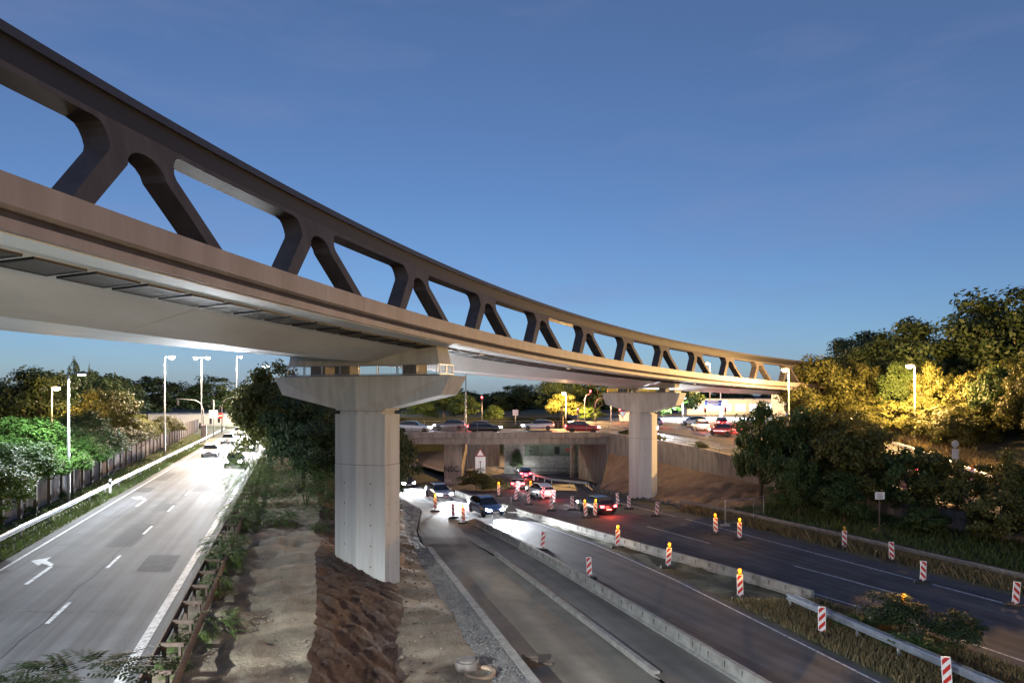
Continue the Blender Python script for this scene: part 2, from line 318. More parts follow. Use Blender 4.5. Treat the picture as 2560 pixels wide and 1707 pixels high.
# road markings (thin sheets)
def line(name, fx, y0, y1, wd, zf, lift=.006, dy=3.0, m='paint'):
    mb = MB(); Ys = list(np.arange(y0, y1, dy))+[y1]
    for i in range(len(Ys)-1):
        a, b = Ys[i], Ys[i+1]
        mb.face([(fx(a)-wd/2, a, zf(a)+lift),(fx(a)+wd/2, a, zf(a)+lift),(fx(b)+wd/2, b, zf(b)+lift),(fx(b)-wd/2, b, zf(b)+lift)])
    return struct(mb.build(name, M[m]))
zl = lambda Y: ZL
line('edge_line', lambda Y: b_roadL(Y)+.55, 4, 260, .15, zl); line('edge_line', lambda Y: b_roadR(Y)-.75, 4, 260, .3, zl)
line('tar_seam', lambda Y: b_roadL(Y)+4.78+.07*math.sin(Y*.9)+.05*math.sin(Y*2.3), 4, 150, .05, zl, .005, .6, 'rubber')
for k in range(22): line('lane_dash', lambda Y: b_roadL(Y)+5.0, 8+7.2*k, 8+7.2*k+2.3, .15, zl)
line('edge_line', lambda Y: b_bar(Y)+.9, 6, 110, .12, zlow); line('edge_line', lambda Y: b_wr(Y)-.4, 4, 110, .12, zlow)
line('edge_line', lambda Y: b_rl(Y)+.9, 12, 120, .12, zlow); line('edge_line', lambda Y: b_rr(Y)-1.9, 12, 72, .14, zlow)
for k in range(8): line('lane_dash', lambda Y: (b_rl(Y)*.52+b_rr(Y)*.48), 22+12*k, 28+12*k, .14, zlow)
line('edge_line', lambda Y: b_wall(Y)+2.6, 20, 84, .15, z_ramp, .008); line('edge_line', lambda Y: b_ramp(Y)-2.0, 20, 118, .15, z_ramp, .008)
rr2 = random.Random(5)
for k in range(9):      # repair patches and sealed cracks on the left road
    y0 = rr2.uniform(17, 75); L_ = rr2.uniform(2,6); off = rr2.uniform(1.2, 7.2); wd_ = rr2.uniform(.6,1.6)
    line('asphalt_patch', lambda Y, off=off: b_roadL(Y)+off, y0, y0+L_, wd_, zl, .0035, 8, 'patch')
for k in range(12):
    y0 = 16+k*4.3+rr2.uniform(-1,1); a_ = rr2.uniform(.6,4.5); b2 = a_+rr2.uniform(1.5,4); mb = MB(); q0 = None; t = a_
    while t < b2:
        p_ = (b_roadL(y0)+t, y0+rr2.uniform(-.12,.12))
        if q0: mb.face([(q0[0],q0[1]-.02,ZL+.0045),(p_[0],p_[1]-.02,ZL+.0045),(p_[0],p_[1]+.02,ZL+.0045),(q0[0],q0[1]+.02,ZL+.0045)])
        q0 = p_; t += .35
    struct(mb.build('sealed_crack', M['rubber']))
def arrow(name, x, y, k, z, sc_=1.0, left=True):
    mb = MB(); s = -1 if left else 1
    P = [(-.08,0),(.08,0),(.08,2.6),(-.08,2.6)]; H = [(-.0,2.6),(s*.55,3.1),(s*.55,2.7),(s*1.15,3.5),(s*.55,4.2),(s*.55,3.6),(-.05,3.0)]
    T = lambda p: (x+(p[0]+k*p[1])*sc_, y+p[1]*sc_, z)
    mb.face([T(p) for p in P]); mb.face([T(p) for p in (H if s > 0 else H[::-1])])
    return struct(mb.build(name, M['paint']))
for yy in (27, 46): arrow('turn_arrow', b_roadL(yy)+2.5, yy, -.32, ZL+.009, 1.1)

# ------------------------------------------------------------------ truss bridge
PF = (-.99274817, 1.96751698, .19636328, .07582666, -.00332384); PER = 7.4
_S = np.linspace(-2.0, 13.5, 1600); _t = PF[2]+PF[3]*_S+PF[4]*_S*_S/2
_dx, _dy = np.sin(_t), np.cos(_t); _h = _S[1]-_S[0]; _i0 = int(np.argmin(abs(_S)))
_x = np.concatenate([[0], np.cumsum((_dx[1:]+_dx[:-1])/2*_h)]); _y = np.concatenate([[0], np.cumsum((_dy[1:]+_dy[:-1])/2*_h)])
_x += PF[0]-_x[_i0]; _y += PF[1]-_y[_i0]
_zc = 10+PER*np.poly1d(np.polyfit(np.arange(11), [.472,.463,.445,.423,.398,.371,.343,.314,.285,.257,.228], 3))(_S)
def theta(s): return PF[2]+PF[3]*s+PF[4]*s*s/2
def zc(s): return float(np.interp(s, _S, _zc))
def bp(s, o, z):            # point on the bridge: s along (periods), o metres left of the outer edge, z relative to the chord top
    x = float(np.interp(s, _S, _x))*PER; y = float(np.interp(s, _S, _y))*PER; t = theta(s)
    return (x-math.cos(t)*o, y+math.sin(t)*o, zc(s)+z)
br = thing('truss_bridge', 'long curved grey steel bridge with one side truss of A-shaped frames and pale soffit', 'bridge', (0,0,0))
S0, S1 = -1.6, 12.2
SS = np.arange(S0, S1+.01, .1)
def sweep(name, prof, m, parent=br, ss=SS, closed=True, smooth=False):
    mb = MB(); mb.loft([[bp(s, o, (z(s) if callable(z) else z)) for o, z in prof] for s in ss], closed, True)
    return mb.build(name, m, parent, smooth, fix=closed)
zb = lambda s: float(np.interp(s, [-2,2.6,5,7.7,13], [-1.62,-1.67,-1.42,-1.31,-1.28]))
zlf = lambda s: float(np.interp(s, [-2,.65,2.5,6,13], [-1.55,-1.5,-1.29,-1.3,-1.26]))
# outer chord in lengths with fine butt joints
cuts = [-1.6,-.75,.92,1.25,3.1,5.0,6.9,8.8,10.7,12.2]
for a, b in zip(cuts[:-1], cuts[1:]):
    ss = np.linspace(a+.0007, b-.0007, max(4, int((b-a)/.1)))
    sweep('bottom_chord', [(0,0),(0,-.5),(.1,-.56),(1.0,-.56),(1.0,0)], M['fascia'], ss=ss)
sweep('chord_recess', [(.16,-.56),(.1,-.7),(.9,-.7),(.9,-.56)], M['steel'])
sweep('lower_flange', [(.07,-.7),(.07,-.9),(.9,-.92),(.9,-.7)], M['fascia'])
sweep('deck', [(.9,-.3),(.9,-.78),(4.9,lambda s: zb(s)+.25),(9.1,lambda s: zlf(s)+.3),(9.1,-.3)], M['darksteel'])
sweep('left_parapet', [(9.1,lambda s: zlf(s)+.1),(9.25,lambda s: zlf(s)+.1),(9.25,.15),(9.1,.15)], M['fascia'])
# soffit panels with open joints
pc = [-1.6,-.55,.55,1.9,3.3,4.7,6.1,7.5,8.9,10.3,11.9]
def panel(name, oa, za, ob, zb_, a, b, m, th=.06):
    ss = np.linspace(a+.003, b-.003, max(4, int((b-a)/.12))); f = lambda z, s: z(s) if callable(z) else z
    mb = MB(); mb.loft([[bp(s, oa, f(za, s)), bp(s, ob, f(zb_, s)), bp(s, ob, f(zb_, s)+th), bp(s, oa, f(za, s)+th)] for s in ss])
    return mb.build(name, m, br, fix=True)
for a, b in zip(pc[:-1], pc[1:]):
    panel('soffit_panel', .92, -.91, 1.18, -.93, a, b, M['soffit'])
    panel('soffit_panel', 2.22, -1.0, 4.9, zb, a, b, M['soffit'])
    panel('soffit_panel', 4.915, zb, 8.5, lambda s: (zb(s)*.15+zlf(s)*.85), a+.2, b+.2, M['soffit'])
    panel('soffit_panel', 8.515, lambda s: (zb(s)*.15+zlf(s)*.85), 9.24, zlf, a, b, M['soffit'])
sweep('soffit_strip', [(.2,-.925),(.92,-.93),(.92,-.88),(.2,-.88)], M['soffit'])
sweep('vent_channel', [(1.18,-.94),(2.2,-1.01),(2.2,-.8),(1.18,-.73)], M['soffit'])
k = 0
for s in np.arange(-1.5, 11.9, .2):
    mb = MB(); a, b = s+.016, s+.184
    P = lambda ss, o, dz=0: bp(ss, o, -.945-.065*(o-1.18)/1.0-.02+dz)
    for (sa, sb, oa, ob) in ((a,b,1.2,1.25),(a,b,2.13,2.18),(a,a+.008,1.25,2.13),(b-.008,b,1.25,2.13)):
        mb.loft([[P(sa,oa,-.03),P(sa,ob,-.03),P(sa,ob,.03),P(sa,oa,.03)],[P(sb,oa,-.03),P(sb,ob,-.03),P(sb,ob,.03),P(sb,oa,.03)]])
    mb.loft([[P(a,1.25,.005),P(a,2.13,.005),P(a,2.13,.03),P(a,1.25,.03)],[P(b,1.25,.005),P(b,2.13,.005),P(b,2.13,.03),P(b,1.25,.03)]])
    vo = mb.build('vent_panel', M['darksteel'], br, fix=True)
    ms = MB()
    for i in range(10 if s < 3 else 5):
        o = 1.28+(.085 if s < 3 else .17)*i
        ms.loft([[P(a+.01,o,-.022),P(a+.01,o+.05,-.022),P(a+.01,o+.05,-.0),P(a+.01,o,-.0)],[P(b-.01,o,-.022),P(b-.01,o+.05,-.022),P(b-.01,o+.05,0),P(b-.01,o,0)]])
    ms.build('slats', M['vent'], vo, fix=True)
# truss webs: A frames
HO, HF = 2.02, 2.15
def oset(v): return .32+.42*v/HF           # the web leans inwards
DEP = .62
def a_outline():
    pts = []
    L = [(-.305,0),(-.128,1.44)]
    pts += L
    for i in range(5):
        a = math.pi/2*i/4
        pts.append((-.122-.035*(1-math.cos(a)), 1.56+.40*math.sin(a)+.06*i/4))
    pts[-1] = (-.17, HO)
    right = [(.17,HO)]+[(-u+.012, v) for u, v in pts[::-1][1:]]
    right[-1] = (.335, 0)
    pts += right
    pts.append((.262, 0))
    for i in range(9):
        a = math.pi*(i/8)
        pts.append((.012+.078*math.cos(a), 1.28+.42*math.sin(a)))
    pts.append((-.235, 0))
    return pts
AO = a_outline()
from mathutils.geometry import tessellate_polygon
tri = tessellate_polygon([[Vector((u*PER, v, 0)) for u, v in AO]])
for kk in range(-1, 12):
    mb = MB(); n = len(AO)
    def W(u, v, d): return bp(kk+u, oset(v)+d, v)
    for u, v in AO: mb.v.append(W(u, v, 0))
    for u, v in AO: mb.v.append(W(u, v, DEP))
    for t in tri: mb.f.append(tuple(t)); mb.m.append(0); mb.f.append(tuple(n+i for i in t[::-1])); mb.m.append(0)
    for i in range(n):
        j = (i+1) % n; mb.f.append((i, j, n+j, n+i)); mb.m.append(0)
    mb.build('web_frame', M['steel'], br, fix=True)
ot = oset(HF)
sweep('top_chord', [(oset(HO),HO),(ot,HF),(ot+DEP,HF),(oset(HO)+DEP,HO)], M['steel'])
sweep('top_band', [(ot+.05,HF),(ot+.1,HF+.5),(ot+DEP-.05,HF+.5),(ot+DEP-.02,HF)], M['darksteel'])
sweep('top_cap', [(ot+.0,HF+.5),(ot+.03,HF+.70),(ot+DEP+.1,HF+.70),(ot+DEP+.1,HF+.5)], M['capsteel'])
for s_ in (2.9, 4.55, 7.9):
    mb = MB(); p = bp(s_, .75, -1.06); q_ = bp(s_+.03, .95, -1.06)
    mb.bar(p, bp(s_+.06, .75, -1.06), .06, .05); mb.box((p[0], p[1], p[2]+.03), (.05,.05,.2)); mb.build('drain_spout', M['white'], br)

# ------------------------------------------------------------------ bridge piers
def make_pier(name, label, C, th, zg, z_sh, z_cap, tips, z_top, z_bel, L, sca=1.0, z_fold=None):
    root = thing(name, label, 'pier', (C[0], C[1], 0), -th)      # local x across the bridge, y along it
    def hexa(a, b, nose, z): return [(-a,-b,z),(0,-b-nose,z),(a,-b,z),(a,b,z),(0,b+nose,z),(-a,b,z)]
    a, b, ns = 1.44*sca, .68*sca, .28*sca
    segs = [(zg-2.5, z_sh-2.46, 0), (z_sh-2.44, z_sh, .006)]
    for z0, z1, g in segs:
        MB().loft([hexa(a-g, b-g, ns, z0), hexa(a-g, b-g, ns, z1)]).build('shaft_block', M['pier'], root, fix=True)
    MB().loft([hexa(a-.03, b-.03, ns, z_sh-2.47), hexa(a-.03, b-.03, ns, z_sh-2.43)]).build('shaft_joint', M['ink'], root, fix=True)
    MB().loft([hexa(a-.22, b-.12, ns, z_sh), hexa(a-.22, b-.12, ns, z_sh+.17)]).build('neck', M['pier'], root, fix=True)
    MB().loft([hexa(a-.02, b-.02, ns, z_sh+.19), hexa(a-.02, b-.02, ns, z_cap)]).build('neck_plate', M['pier'], root, fix=True)
    ca, cb = L, .86*sca
    def cap_ring(y, f):   # outline of the cap front, y depth
        return [(-a-.02,y*f,z_cap),(a+.02,y*f,z_cap),(L-.5*sca,y,tips),(L,y,z_top),(-L,y,z_top),(-L+.5*sca,y,tips)]
    mb = MB()
    rings = {}
    pts = [(-a-.02,z_cap),(0,z_cap),(a+.02,z_cap),(L-.5*sca,tips),(L,z_top),(0,z_top),(-L,z_top),(-L+.5*sca,tips)]
    dep = [b+.02, b+ns+.02, b+.02, cb, cb, cb+.25, cb, cb]
    fr = [(x, -d, z) for (x, z), d in zip(pts, dep)]; bk = [(x, d, z) for (x, z), d in zip(pts, dep)]
    mb.v += fr+bk; n = 8
    for i in range(n): mb.f.append((i, (i+1)%n, n+(i+1)%n, n+i)); mb.m.append(0)
    for base in (0, n):
        mb.f += [(base+0, base+1, base+5, base+6), (base+0, base+6, base+7), (base+1, base+2, base+4, base+5), (base+2, base+3, base+4)]; mb.m += [0]*4
    mb.build('pier_cap', M['pier'], root, fix=True)
    # form-tie holes on the lower block
    mh = MB()
    for z in np.arange(zg+.4, z_sh-2.6, 1.0):
        for u in (-.55, .5):
            x0 = u*a; y0 = -(b+ns*(1-abs(u)))-.004; nrm = Vector((-ns*math.copysign(1,u)*-1, -a, 0)).normalized()
            nrm = Vector(((ns/a)*math.copysign(1,u), -1, 0)).normalized(); q = nrm.to_track_quat('Z','Y').to_matrix()
            mh.face([tuple(Vector((x0,y0,z))+nrm*.003+q@Vector((.035*math.cos(t),.035*math.sin(t),0))) for t in np.linspace(0,2*math.pi,8,endpoint=False)])
        for v in (-.35,.35):
            mh.face([(a+.004, v*sca+.03*math.cos(t), z+.03*math.sin(t)) for t in np.linspace(0,2*math.pi,8,endpoint=False)])
    mh.build('tie_holes', M['ink'], root)
    # crossbeam, bearings and the mesh guard
    zg0, zg1 = z_top+.06, z_bel-.02
    cl = L*.86
    MB().loft([[(-cl,-.62*sca,zg1),(cl,-.62*sca,zg1),(cl,.62*sca,zg1),(-cl,.62*sca,zg1)],[(-cl+.1,-.55*sca,zg1+.85),(cl-.15,-.55*sca,zg1+.85),(cl-.15,.55*sca,zg1+.85),(-cl+.1,.55*sca,zg1+.85)]]).build('crossbeam', M['pier'], root, fix=True)
    MB().box((0,0,z_top+.03), (2*cl+.2,1.5*sca,.06)).build('ledge', M['galvold'], root)
    for x in (-.62*cl, -.28*cl, .62*cl): MB().box((x,0,(zg0+zg1)/2), (.9*sca,.8*sca,zg1-zg0-.01)).build('bearing', M['galvold'], root)
    nP = 8; wv = 2*cl/nP
    def frame(x0, x1, yy, side=False):
        mb = MB(); t = .035
        T = (lambda u: (u, yy)) if not side else (lambda u: (yy, u))
        for u in (x0+t/2, x1-t/2): p = T(u); mb.box((p[0], p[1], (zg0+zg1)/2), (t,t,zg1-zg0-.02))
        for z in (zg0+.03, zg1-.03): mb.bar((*T(x0), z), (*T(x1), z), t, t)
        f = mb.build('guard_frame', M['galv'], root)
        mw = MB()
        for u in np.linspace(x0+t, x1-t, 12 if not side else 5): mw.box((*T(u), (zg0+zg1)/2), (.008,.008,zg1-zg0-.06))
        for z in np.linspace(zg0+.08, zg1-.08, 6): mw.bar((*T(x0+t), z), (*T(x1-t), z), .008, .008)
        mw.build('guard_mesh', M['galvold'], f)
    for i in range(nP): frame(-cl+i*wv+.02, -cl+(i+1)*wv-.02, -.74*sca)
    for yy0, yy1 in ((-.72*sca, -.01), (.01, .72*sca)): frame(yy0, yy1, cl+.06, True)
    return root
make_pier('bridge_pier', 'tall pale concrete bridge pier with flared cap standing on the dirt bench', (-7.2, 34.0), .38, .3, 9.05, 9.33, 10.0, 10.9, 11.48, 5.05)
make_pier('bridge_pier', 'farther concrete bridge pier rising from the brown sand slope', (13.2, 68.8), .66, .2, 8.1, 8.3, 9.0, 10.2, 10.72, 4.3, .88)

# ------------------------------------------------------------------ kerb wall, slab step, barriers
def wall_run(name, fx, wd, zt_, zb_, y0, y1, m, label, cat, seg):
    root = thing(name, label, cat, (0,0,0)); y = y0
    while y < y1-.1:
        ye = min(y+seg, y1); mb = MB()
        mb.loft([[(fx(Y),Y,zb_(Y)),(fx(Y)+wd,Y,zb_(Y)),(fx(Y)+wd,Y,zt_(Y)),(fx(Y),Y,zt_(Y))] for Y in (y+.008, (y+ye)/2, ye-.008)])
        mb.build('kerb_block', M[m], root, fix=True); y = ye
    return root
wall_run('kerb_wall', b_k0, .34, lambda Y: .46, lambda Y: -.4, 8, 43, 'concrete', 'long pale concrete kerb wall between gravel bank and unfinished slab', 'kerb', 2.5)
wall_run('slab_step', b_step, .22, lambda Y: .1, lambda Y: -.3, 24.5, 43, 'concrete', 'low concrete step running across the middle of the unfinished slab', 'kerb', 3.0)
mb = MB(); mb.box((0,0,0), (.6,.5,.35)).box((.5,.1,-.12), (.7,.12,.08)).box((.05,.02,.2), (.5,.3,.06))
tag(mb.build('timber_block', M['wood'], loc=(b_k1(25.5)+.55, 25.5, .06)), 'small brown timber block lying against the kerb wall', 'timber')

def barrier_seg(fx, y0, y1, zf, name, label, group):
    x0, x1 = fx(y0), fx(y1); z0 = zf((y0+y1)/2); d = Vector((x1-x0, y1-y0, 0)); Lg = d.length-.03
    root = thing(name, label, 'barrier', (x0, y0, z0), math.atan2(d.y, d.x), group)
    me = barrier_seg.cache.get(round(Lg, 2))
    if me is None:
        prof = [(-.24,.0),(-.24,.06),(-.13,.1),(-.09,.5),(.09,.5),(.13,.1),(.24,.06),(.24,0)]
        mb = MB(); mb.loft([[(x, y, z) for y, z in prof] for x in (.01, Lg)]); body = mb.mesh('barrier_body', M['concrete'], fix=True)
        mn = MB(); nn = max(3, int(round(Lg)))
        for i in range(nn):
            x = (i+.5)*Lg/nn
            for s in (-1, 1): mn.box((x, s*.108, .3), (.025, .03, .24))
        me = barrier_seg.cache[round(Lg, 2)] = (body, mn.mesh('barrier_notches', M['ink']))
    obj('body', me[0], root); obj('notches', me[1], root)
    return root
barrier_seg.cache = {}
def run(fx, ys, zf, where, group):
    n = len(ys)-1; ordn = ['first','second','third','fourth','fifth','sixth','seventh','eighth','ninth','tenth','eleventh','twelfth']
    for i in range(n):
        barrier_seg(fx, ys[i], ys[i+1], zf, 'concrete_barrier', '%s pale concrete barrier segment from the camera %s' % (ordn[i], where), group)
run(lambda Y: b_bar(Y), [11,18.6,26.1,33.4,40.6,46.8,52.4], zlow, 'beside the unfinished slab', 'barriers beside the unfinished slab')
run(lambda Y: b_rl(Y)-.35, [33.2,38.5,43.8,49.2,54.5,60,65.5,71], zlow, 'in the middle between the two carriageways', 'barriers between the carriageways')
# sloped end piece
mb = MB(); mb.loft([[(0,-.24,0),(0,.24,0),(0,.1,.5),(0,-.1,.5)],[(1.8,-.3,0),(1.8,.3,0),(1.8,.25,.03),(1.8,-.25,.03)]])
p0 = (b_bar(52.5), 52.5, 0); dd = math.atan2(2.0, b_bar(54.5)-b_bar(52.5))
o = mb.build('barrier_end', M['concrete'], fix=True, loc=p0); o.rotation_euler = (0,0,dd); tag(o, 'sloping wedge end piece of the concrete barrier beside the slab', 'barrier')

# ------------------------------------------------------------------ guard rails, railings, fences
WP = [(0,.155),(.03,.14),(.08,.1),(.08,.07),(.01,.03),(.01,-.03),(.08,-.07),(.08,-.1),(.03,-.14),(0,-.155)]
def guardrail(name, label, fx, y0, y1, zf, side, m='galv', step=2.0, both=False, top=.72, spacers=False):
    root = thing(name, label, 'guardrail'); Ys = np.arange(y0, y1+.01, step)
    def rail(off, sd):
        mb = MB(); mb.loft([[(fx(Y)+off+sd*a, Y, zf(Y)+top-.155+b) for a, b in WP]+[(fx(Y)+off+sd*(a-.006), Y, zf(Y)+top-.155+b) for a, b in WP[::-1]] for Y in Ys]); mb.build('rail_beam', M[m], root, fix=True)
    rail(.12*side, side)
    if both: rail(-.12*side-.55*side*(1 if spacers else 0), -side)
    me = MB().box((0,0,(top-.1)/2-.2), (.1,.06,top+.3)).mesh('rail_post', M[m])
    for Y in Ys: obj('rail_post', me, root, (fx(Y), float(Y), zf(Y)))
    if spacers:
        ms = MB().box((-.28*side,0,0), (.66,.08,.1)).mesh('spacer_bar', M[m]); ms2 = MB().box((-.45*side,0,-.35), (.07,.07,.7)).mesh('outer_post', M[m])
        for Y in Ys:
            for z in (top-.05, ): obj('spacer_bar', ms, root, (fx(Y)+.05*side, float(Y), zf(Y)+z))
            obj('outer_post', ms2, root, (fx(Y), float(Y), zf(Y)+top-.05))
    return root
guardrail('guardrail', 'blue-grey galvanised guardrail along the left edge of the bright left road', lambda Y: b_roadL(Y)-1.25, 12, 140, zl, 1, 'galv', 4.0)
guardrail('guardrail', 'dark old guardrail with spacer frames between the left road and the dirt path', lambda Y: b_roadR(Y)+.25, 13, 75, zl, -1, 'rust', 1.9, True, spacers=True)
guardrail('guardrail', 'grey guardrail in front of the trees along the outbound road', b_rail, 22, 62, zlow, -1, 'galvold', 4.0, True)
guardrail('guardrail', 'short pale guardrail in the grassy median beside the bush', lambda Y: 21.9-.28*Y+.1, 18, 32, zlow, -1, 'galv', 2.0, True)
guardrail('guardrail', 'greenish guardrail at the foot of the tall trees beside the upper ramp', lambda Y: b_ramp(Y)-.6, 40, 74, z_ramp, -1, 'galv', 4.0)
guardrail('guardrail', 'far guardrail running under the overpass beside the curving road', tab((80,9),(86,5),(100,1.5),(125,-8)), 80, 124, zlow, -1, 'galv', 3.0)

def railing(name, label, pts, h, m='galvold', step=2.6, mid=(.45,), rad=.028):
    root = thing(name, label, 'railing')
    P = [Vector(p) for p in pts]; cum = [0]
    for a, b in zip(P[:-1], P[1:]): cum.append(cum[-1]+(b-a).length)
    def at(d):
        i = max(0, min(len(P)-2, int(np.searchsorted(cum, d))-1)); t = (d-cum[i])/max(1e-6, cum[i+1]-cum[i]); return P[i].lerp(P[i+1], t)
    for hh in (h,)+tuple(mid): MB().tube([p+Vector((0,0,hh)) for p in P], rad, 6).build('rail_bar', M[m], root)
    me = MB().box((0,0,h/2), (.05,.05,h)).mesh('rail_post', M[m])
    n = int(cum[-1]/step)
    for i in range(n+1): obj('rail_post', me, root, at(i*cum[-1]/n))
    return root

# retaining wall of the ramp, panel by panel
rw = thing('retaining_wall', 'long stained concrete retaining wall below the ramp, behind the sand slope', 'wall')
ys = list(np.arange(24, 84, 2.6))+[84.0]
for a, b in zip(ys[:-1], ys[1:]):
    mb = MB(); j = random.uniform(-.012,.012)
    mb.loft([[(b_wall(Y)+j,Y,zw_base(Y)-1.5),(b_wall(Y)+.5,Y,zw_base(Y)-1.5),(b_wall(Y)+.5,Y,zw_top(Y)-.3),(b_wall(Y)+j,Y,zw_top(Y)-.3)] for Y in (a+.012, b-.012)])
    mb.build('wall_panel', M['wallc'], rw, fix=True)
for a, b in zip(ys[:-1:3], ys[3::3]+[84.0]):
    mb = MB(); mb.loft([[(b_wall(Y)-.12,Y,zw_top(Y)-.3),(b_wall(Y)+.6,Y,zw_top(Y)-.3),(b_wall(Y)+.6,Y,zw_top(Y)+.12),(b_wall(Y)-.12,Y,zw_top(Y)+.12)] for Y in (a+.01, (a+b)/2, b-.01)])
    mb.build('coping', M['wallc'], rw, fix=True)
def graffiti(text, loc, size, rot, m, parent, font_shear=0.0, squash=(1,1)):
    cu = bpy.data.curves.new('graffiti', 'FONT'); cu.body = text; cu.size = size; cu.extrude = .004; cu.shear = font_shear; cu.align_x = 'CENTER'; cu.space_line = .75; cu.offset = .01*size
    t = bpy.data.objects.new('t', cu); COL.objects.link(t); dg = bpy.context.evaluated_depsgraph_get(); dg.update()
    me = bpy.data.meshes.new_from_object(t.evaluated_get(dg)); bpy.data.objects.remove(t); me.materials.clear(); me.materials.append(m)
    o = obj('graffiti', me, parent, loc); o.rotation_euler = rot; o.scale = (squash[0], squash[1], 1); return o
wdir = lambda Y: math.atan2(-2, b_wall(Y-1)-b_wall(Y+1))
graffiti('R\nS', (b_wall(79.5)-.03, 79.5, 4.2), .9, (R(90),0,wdir(79.5)), M['ink'], rw, .2)
railing('railing', 'weathered railing on the retaining wall beside the upper ramp', [(b_wall(Y)+.25, Y, zw_top(Y)+.1) for Y in (84,76,70,62,50,42,30)], .95, step=2.2)

# ------------------------------------------------------------------ far overpass
ov = thing('overpass', 'low dark concrete overpass carrying a road across the background', 'bridge')
YO, YB = 84.0, 97.0
MB().loft([[(-29,YO,4.15),(-29,YB,4.15),(-29,YB,5.2),(-29,YO,5.2)],[(11.9,YO,4.15),(11.9,YB,4.15),(11.9,YB,5.2),(11.9,YO,5.2)]]).build('deck', M['asphalt'], ov, fix=True)
MB().loft([[(-29,YO-.25,4.72),(-29,YO+.4,4.72),(-29,YO+.4,5.42),(-29,YO-.25,5.42)],[(11.9,YO-.25,4.72),(11.9,YO+.4,4.72),(11.9,YO+.4,5.42),(11.9,YO-.25,5.42)]]).build('edge_beam', M['wallc'], ov, fix=True)
MB().loft([[(-29,YO-.05,3.95),(-29,YO+1.2,3.95),(-29,YO+1.2,4.7),(-29,YO-.05,4.7)],[(11.9,YO-.05,3.95),(11.9,YO+1.2,3.95),(11.9,YO+1.2,4.7),(11.9,YO-.05,4.7)]]).build('girder', M['wallc'], ov, fix=True)
MB().box((-7.4, 90.5, 1.0), (2.2, 10, 5.9)).build('pier_wall', M['wallc'], ov)
MB().lathe([(.45,-3),(.45,3.94)], 20, (8.6, 96, 0)).build('column', M['concrete'], ov, smooth=True)
for i in range(4):
    a = Vector((9.5+i*.6, 95-i*2.8, 0)); b = Vector((9.5+(i+1)*.6, 95-(i+1)*2.8, 0))
    MB().bar((a.x,a.y,1.2), (b.x-.01,b.y+.03,1.2), .5, 6.0).build('abutment_panel', M['wallc'], ov)
graffiti('NSC', (-7.6, 85.46, .4), 1.0, (R(90),0,0), M['ink'], ov); graffiti('ISH', (-8.05, 85.455, -.9), .6, (R(90),0,0), M['inkw'], ov)
graffiti('/ 8', (9.86, 91.6, -.9), 1.6, (R(90),0,R(-78)), M['inkw'], ov)
railing('railing', 'front railing along the near edge of the overpass', [(-28.5,YO+.05,5.42),(11.9,YO+.05,5.42)], 1.05, step=2.6)
railing('railing', 'rear railing along the far edge of the overpass', [(-28.5,YB-.3,5.2),(11.9,YB-.3,5.2)], 1.1, step=2.6)
# tunnel wall beyond with mural
tw = thing('underpass_wall', 'green painted wall with black lettering seen under the overpass', 'wall')
YM = 103.0
MB().box((4.6, YM+.3, -.9), (11.5,.5,3.4)).build('lower_wall', M['concrete'], tw)
for i, (xa, xb) in enumerate(((2.0,4.6),(4.63,7.3),(7.33,10.3))):
    MB().box(((xa+xb)/2, YM+.35, 2.7), (xb-xa,.5,3.7)).build('mural_panel', M['mural'], tw)
MB().box((.35, YM+.36, 2.7), (3.2,.5,3.7)).build('plain_panel', M['concrete'], tw)
MB().box((-4.6, YM+4.6, .9), (6.4,.5,4.6), Matrix.Rotation(R(40),3,'Z')).build('wing_wall', M['wallc'], tw)
MB().box((6.8, YM+.06, 1.65), (.75,.06,1.1)).build('shutter', M['ink'], tw)
MB().box((8.4, YM+.08, 1.75), (.75,.03,.5)).build('red_patch', M['inkr'], tw)
graffiti('PHUJE\nMAGIC\nPARK', (3.4, YM+.08, 1.85), .66, (R(90),0,0), M['ink'], tw, squash=(.8,1.0))
graffiti('ULR', (.7, YM+.1, 1.2), .7, (R(90),0,0), M['ink'], tw, .2, (.6,1.5))
railing('railing', 'dark railing beside the road under the overpass', [(.6,YM-3.4,zlow(99)),(9.6,YM-5.5,zlow(98))], 1.15, 'black', 2.7, (.55,), .04)
railing('railing', 'pale footpath railing left of the green wall under the overpass', [(1.0,YM-1,-.2),(-6,YM+3,-.4)], 1.0, 'galvold', 2.2)

# fence behind the left road: corrugated panels between posts
fx_f = lambda Y: -15.2-.352*Y
fe = thing('corrugated_fence', 'blue-grey corrugated metal fence between timber posts below the ivy', 'fence')
tp = MB(); n_ = 27
zz = [(.055*((i % 2)*2-1)) for i in range(n_)]
W_ = 2.15
tp.loft([[(0+i*W_/(n_-1), zz[i]*.35, z) for i in range(n_)] for z in (0, 2.35)], closed=False)
pm = tp.mesh('fence_panel', M['fence'])
pp = MB().box((0,0,1.25), (.3,.2,2.5)).mesh('fence_post', M['wood'])
Y = 22.0; fd = math.atan2(1, -.352); i = 0
while Y < 140:
    base = (fx_f(Y), Y, ZL+.05); obj('fence_post', pp, fe, base, fd)
    dy = 2.9*math.sin(fd)
    pn = obj('fence_panel', pm, fe, (fx_f(Y+.25), Y+.25, ZL+.15+random.uniform(-.05,.05)), fd)
    Y += dy; i += 1

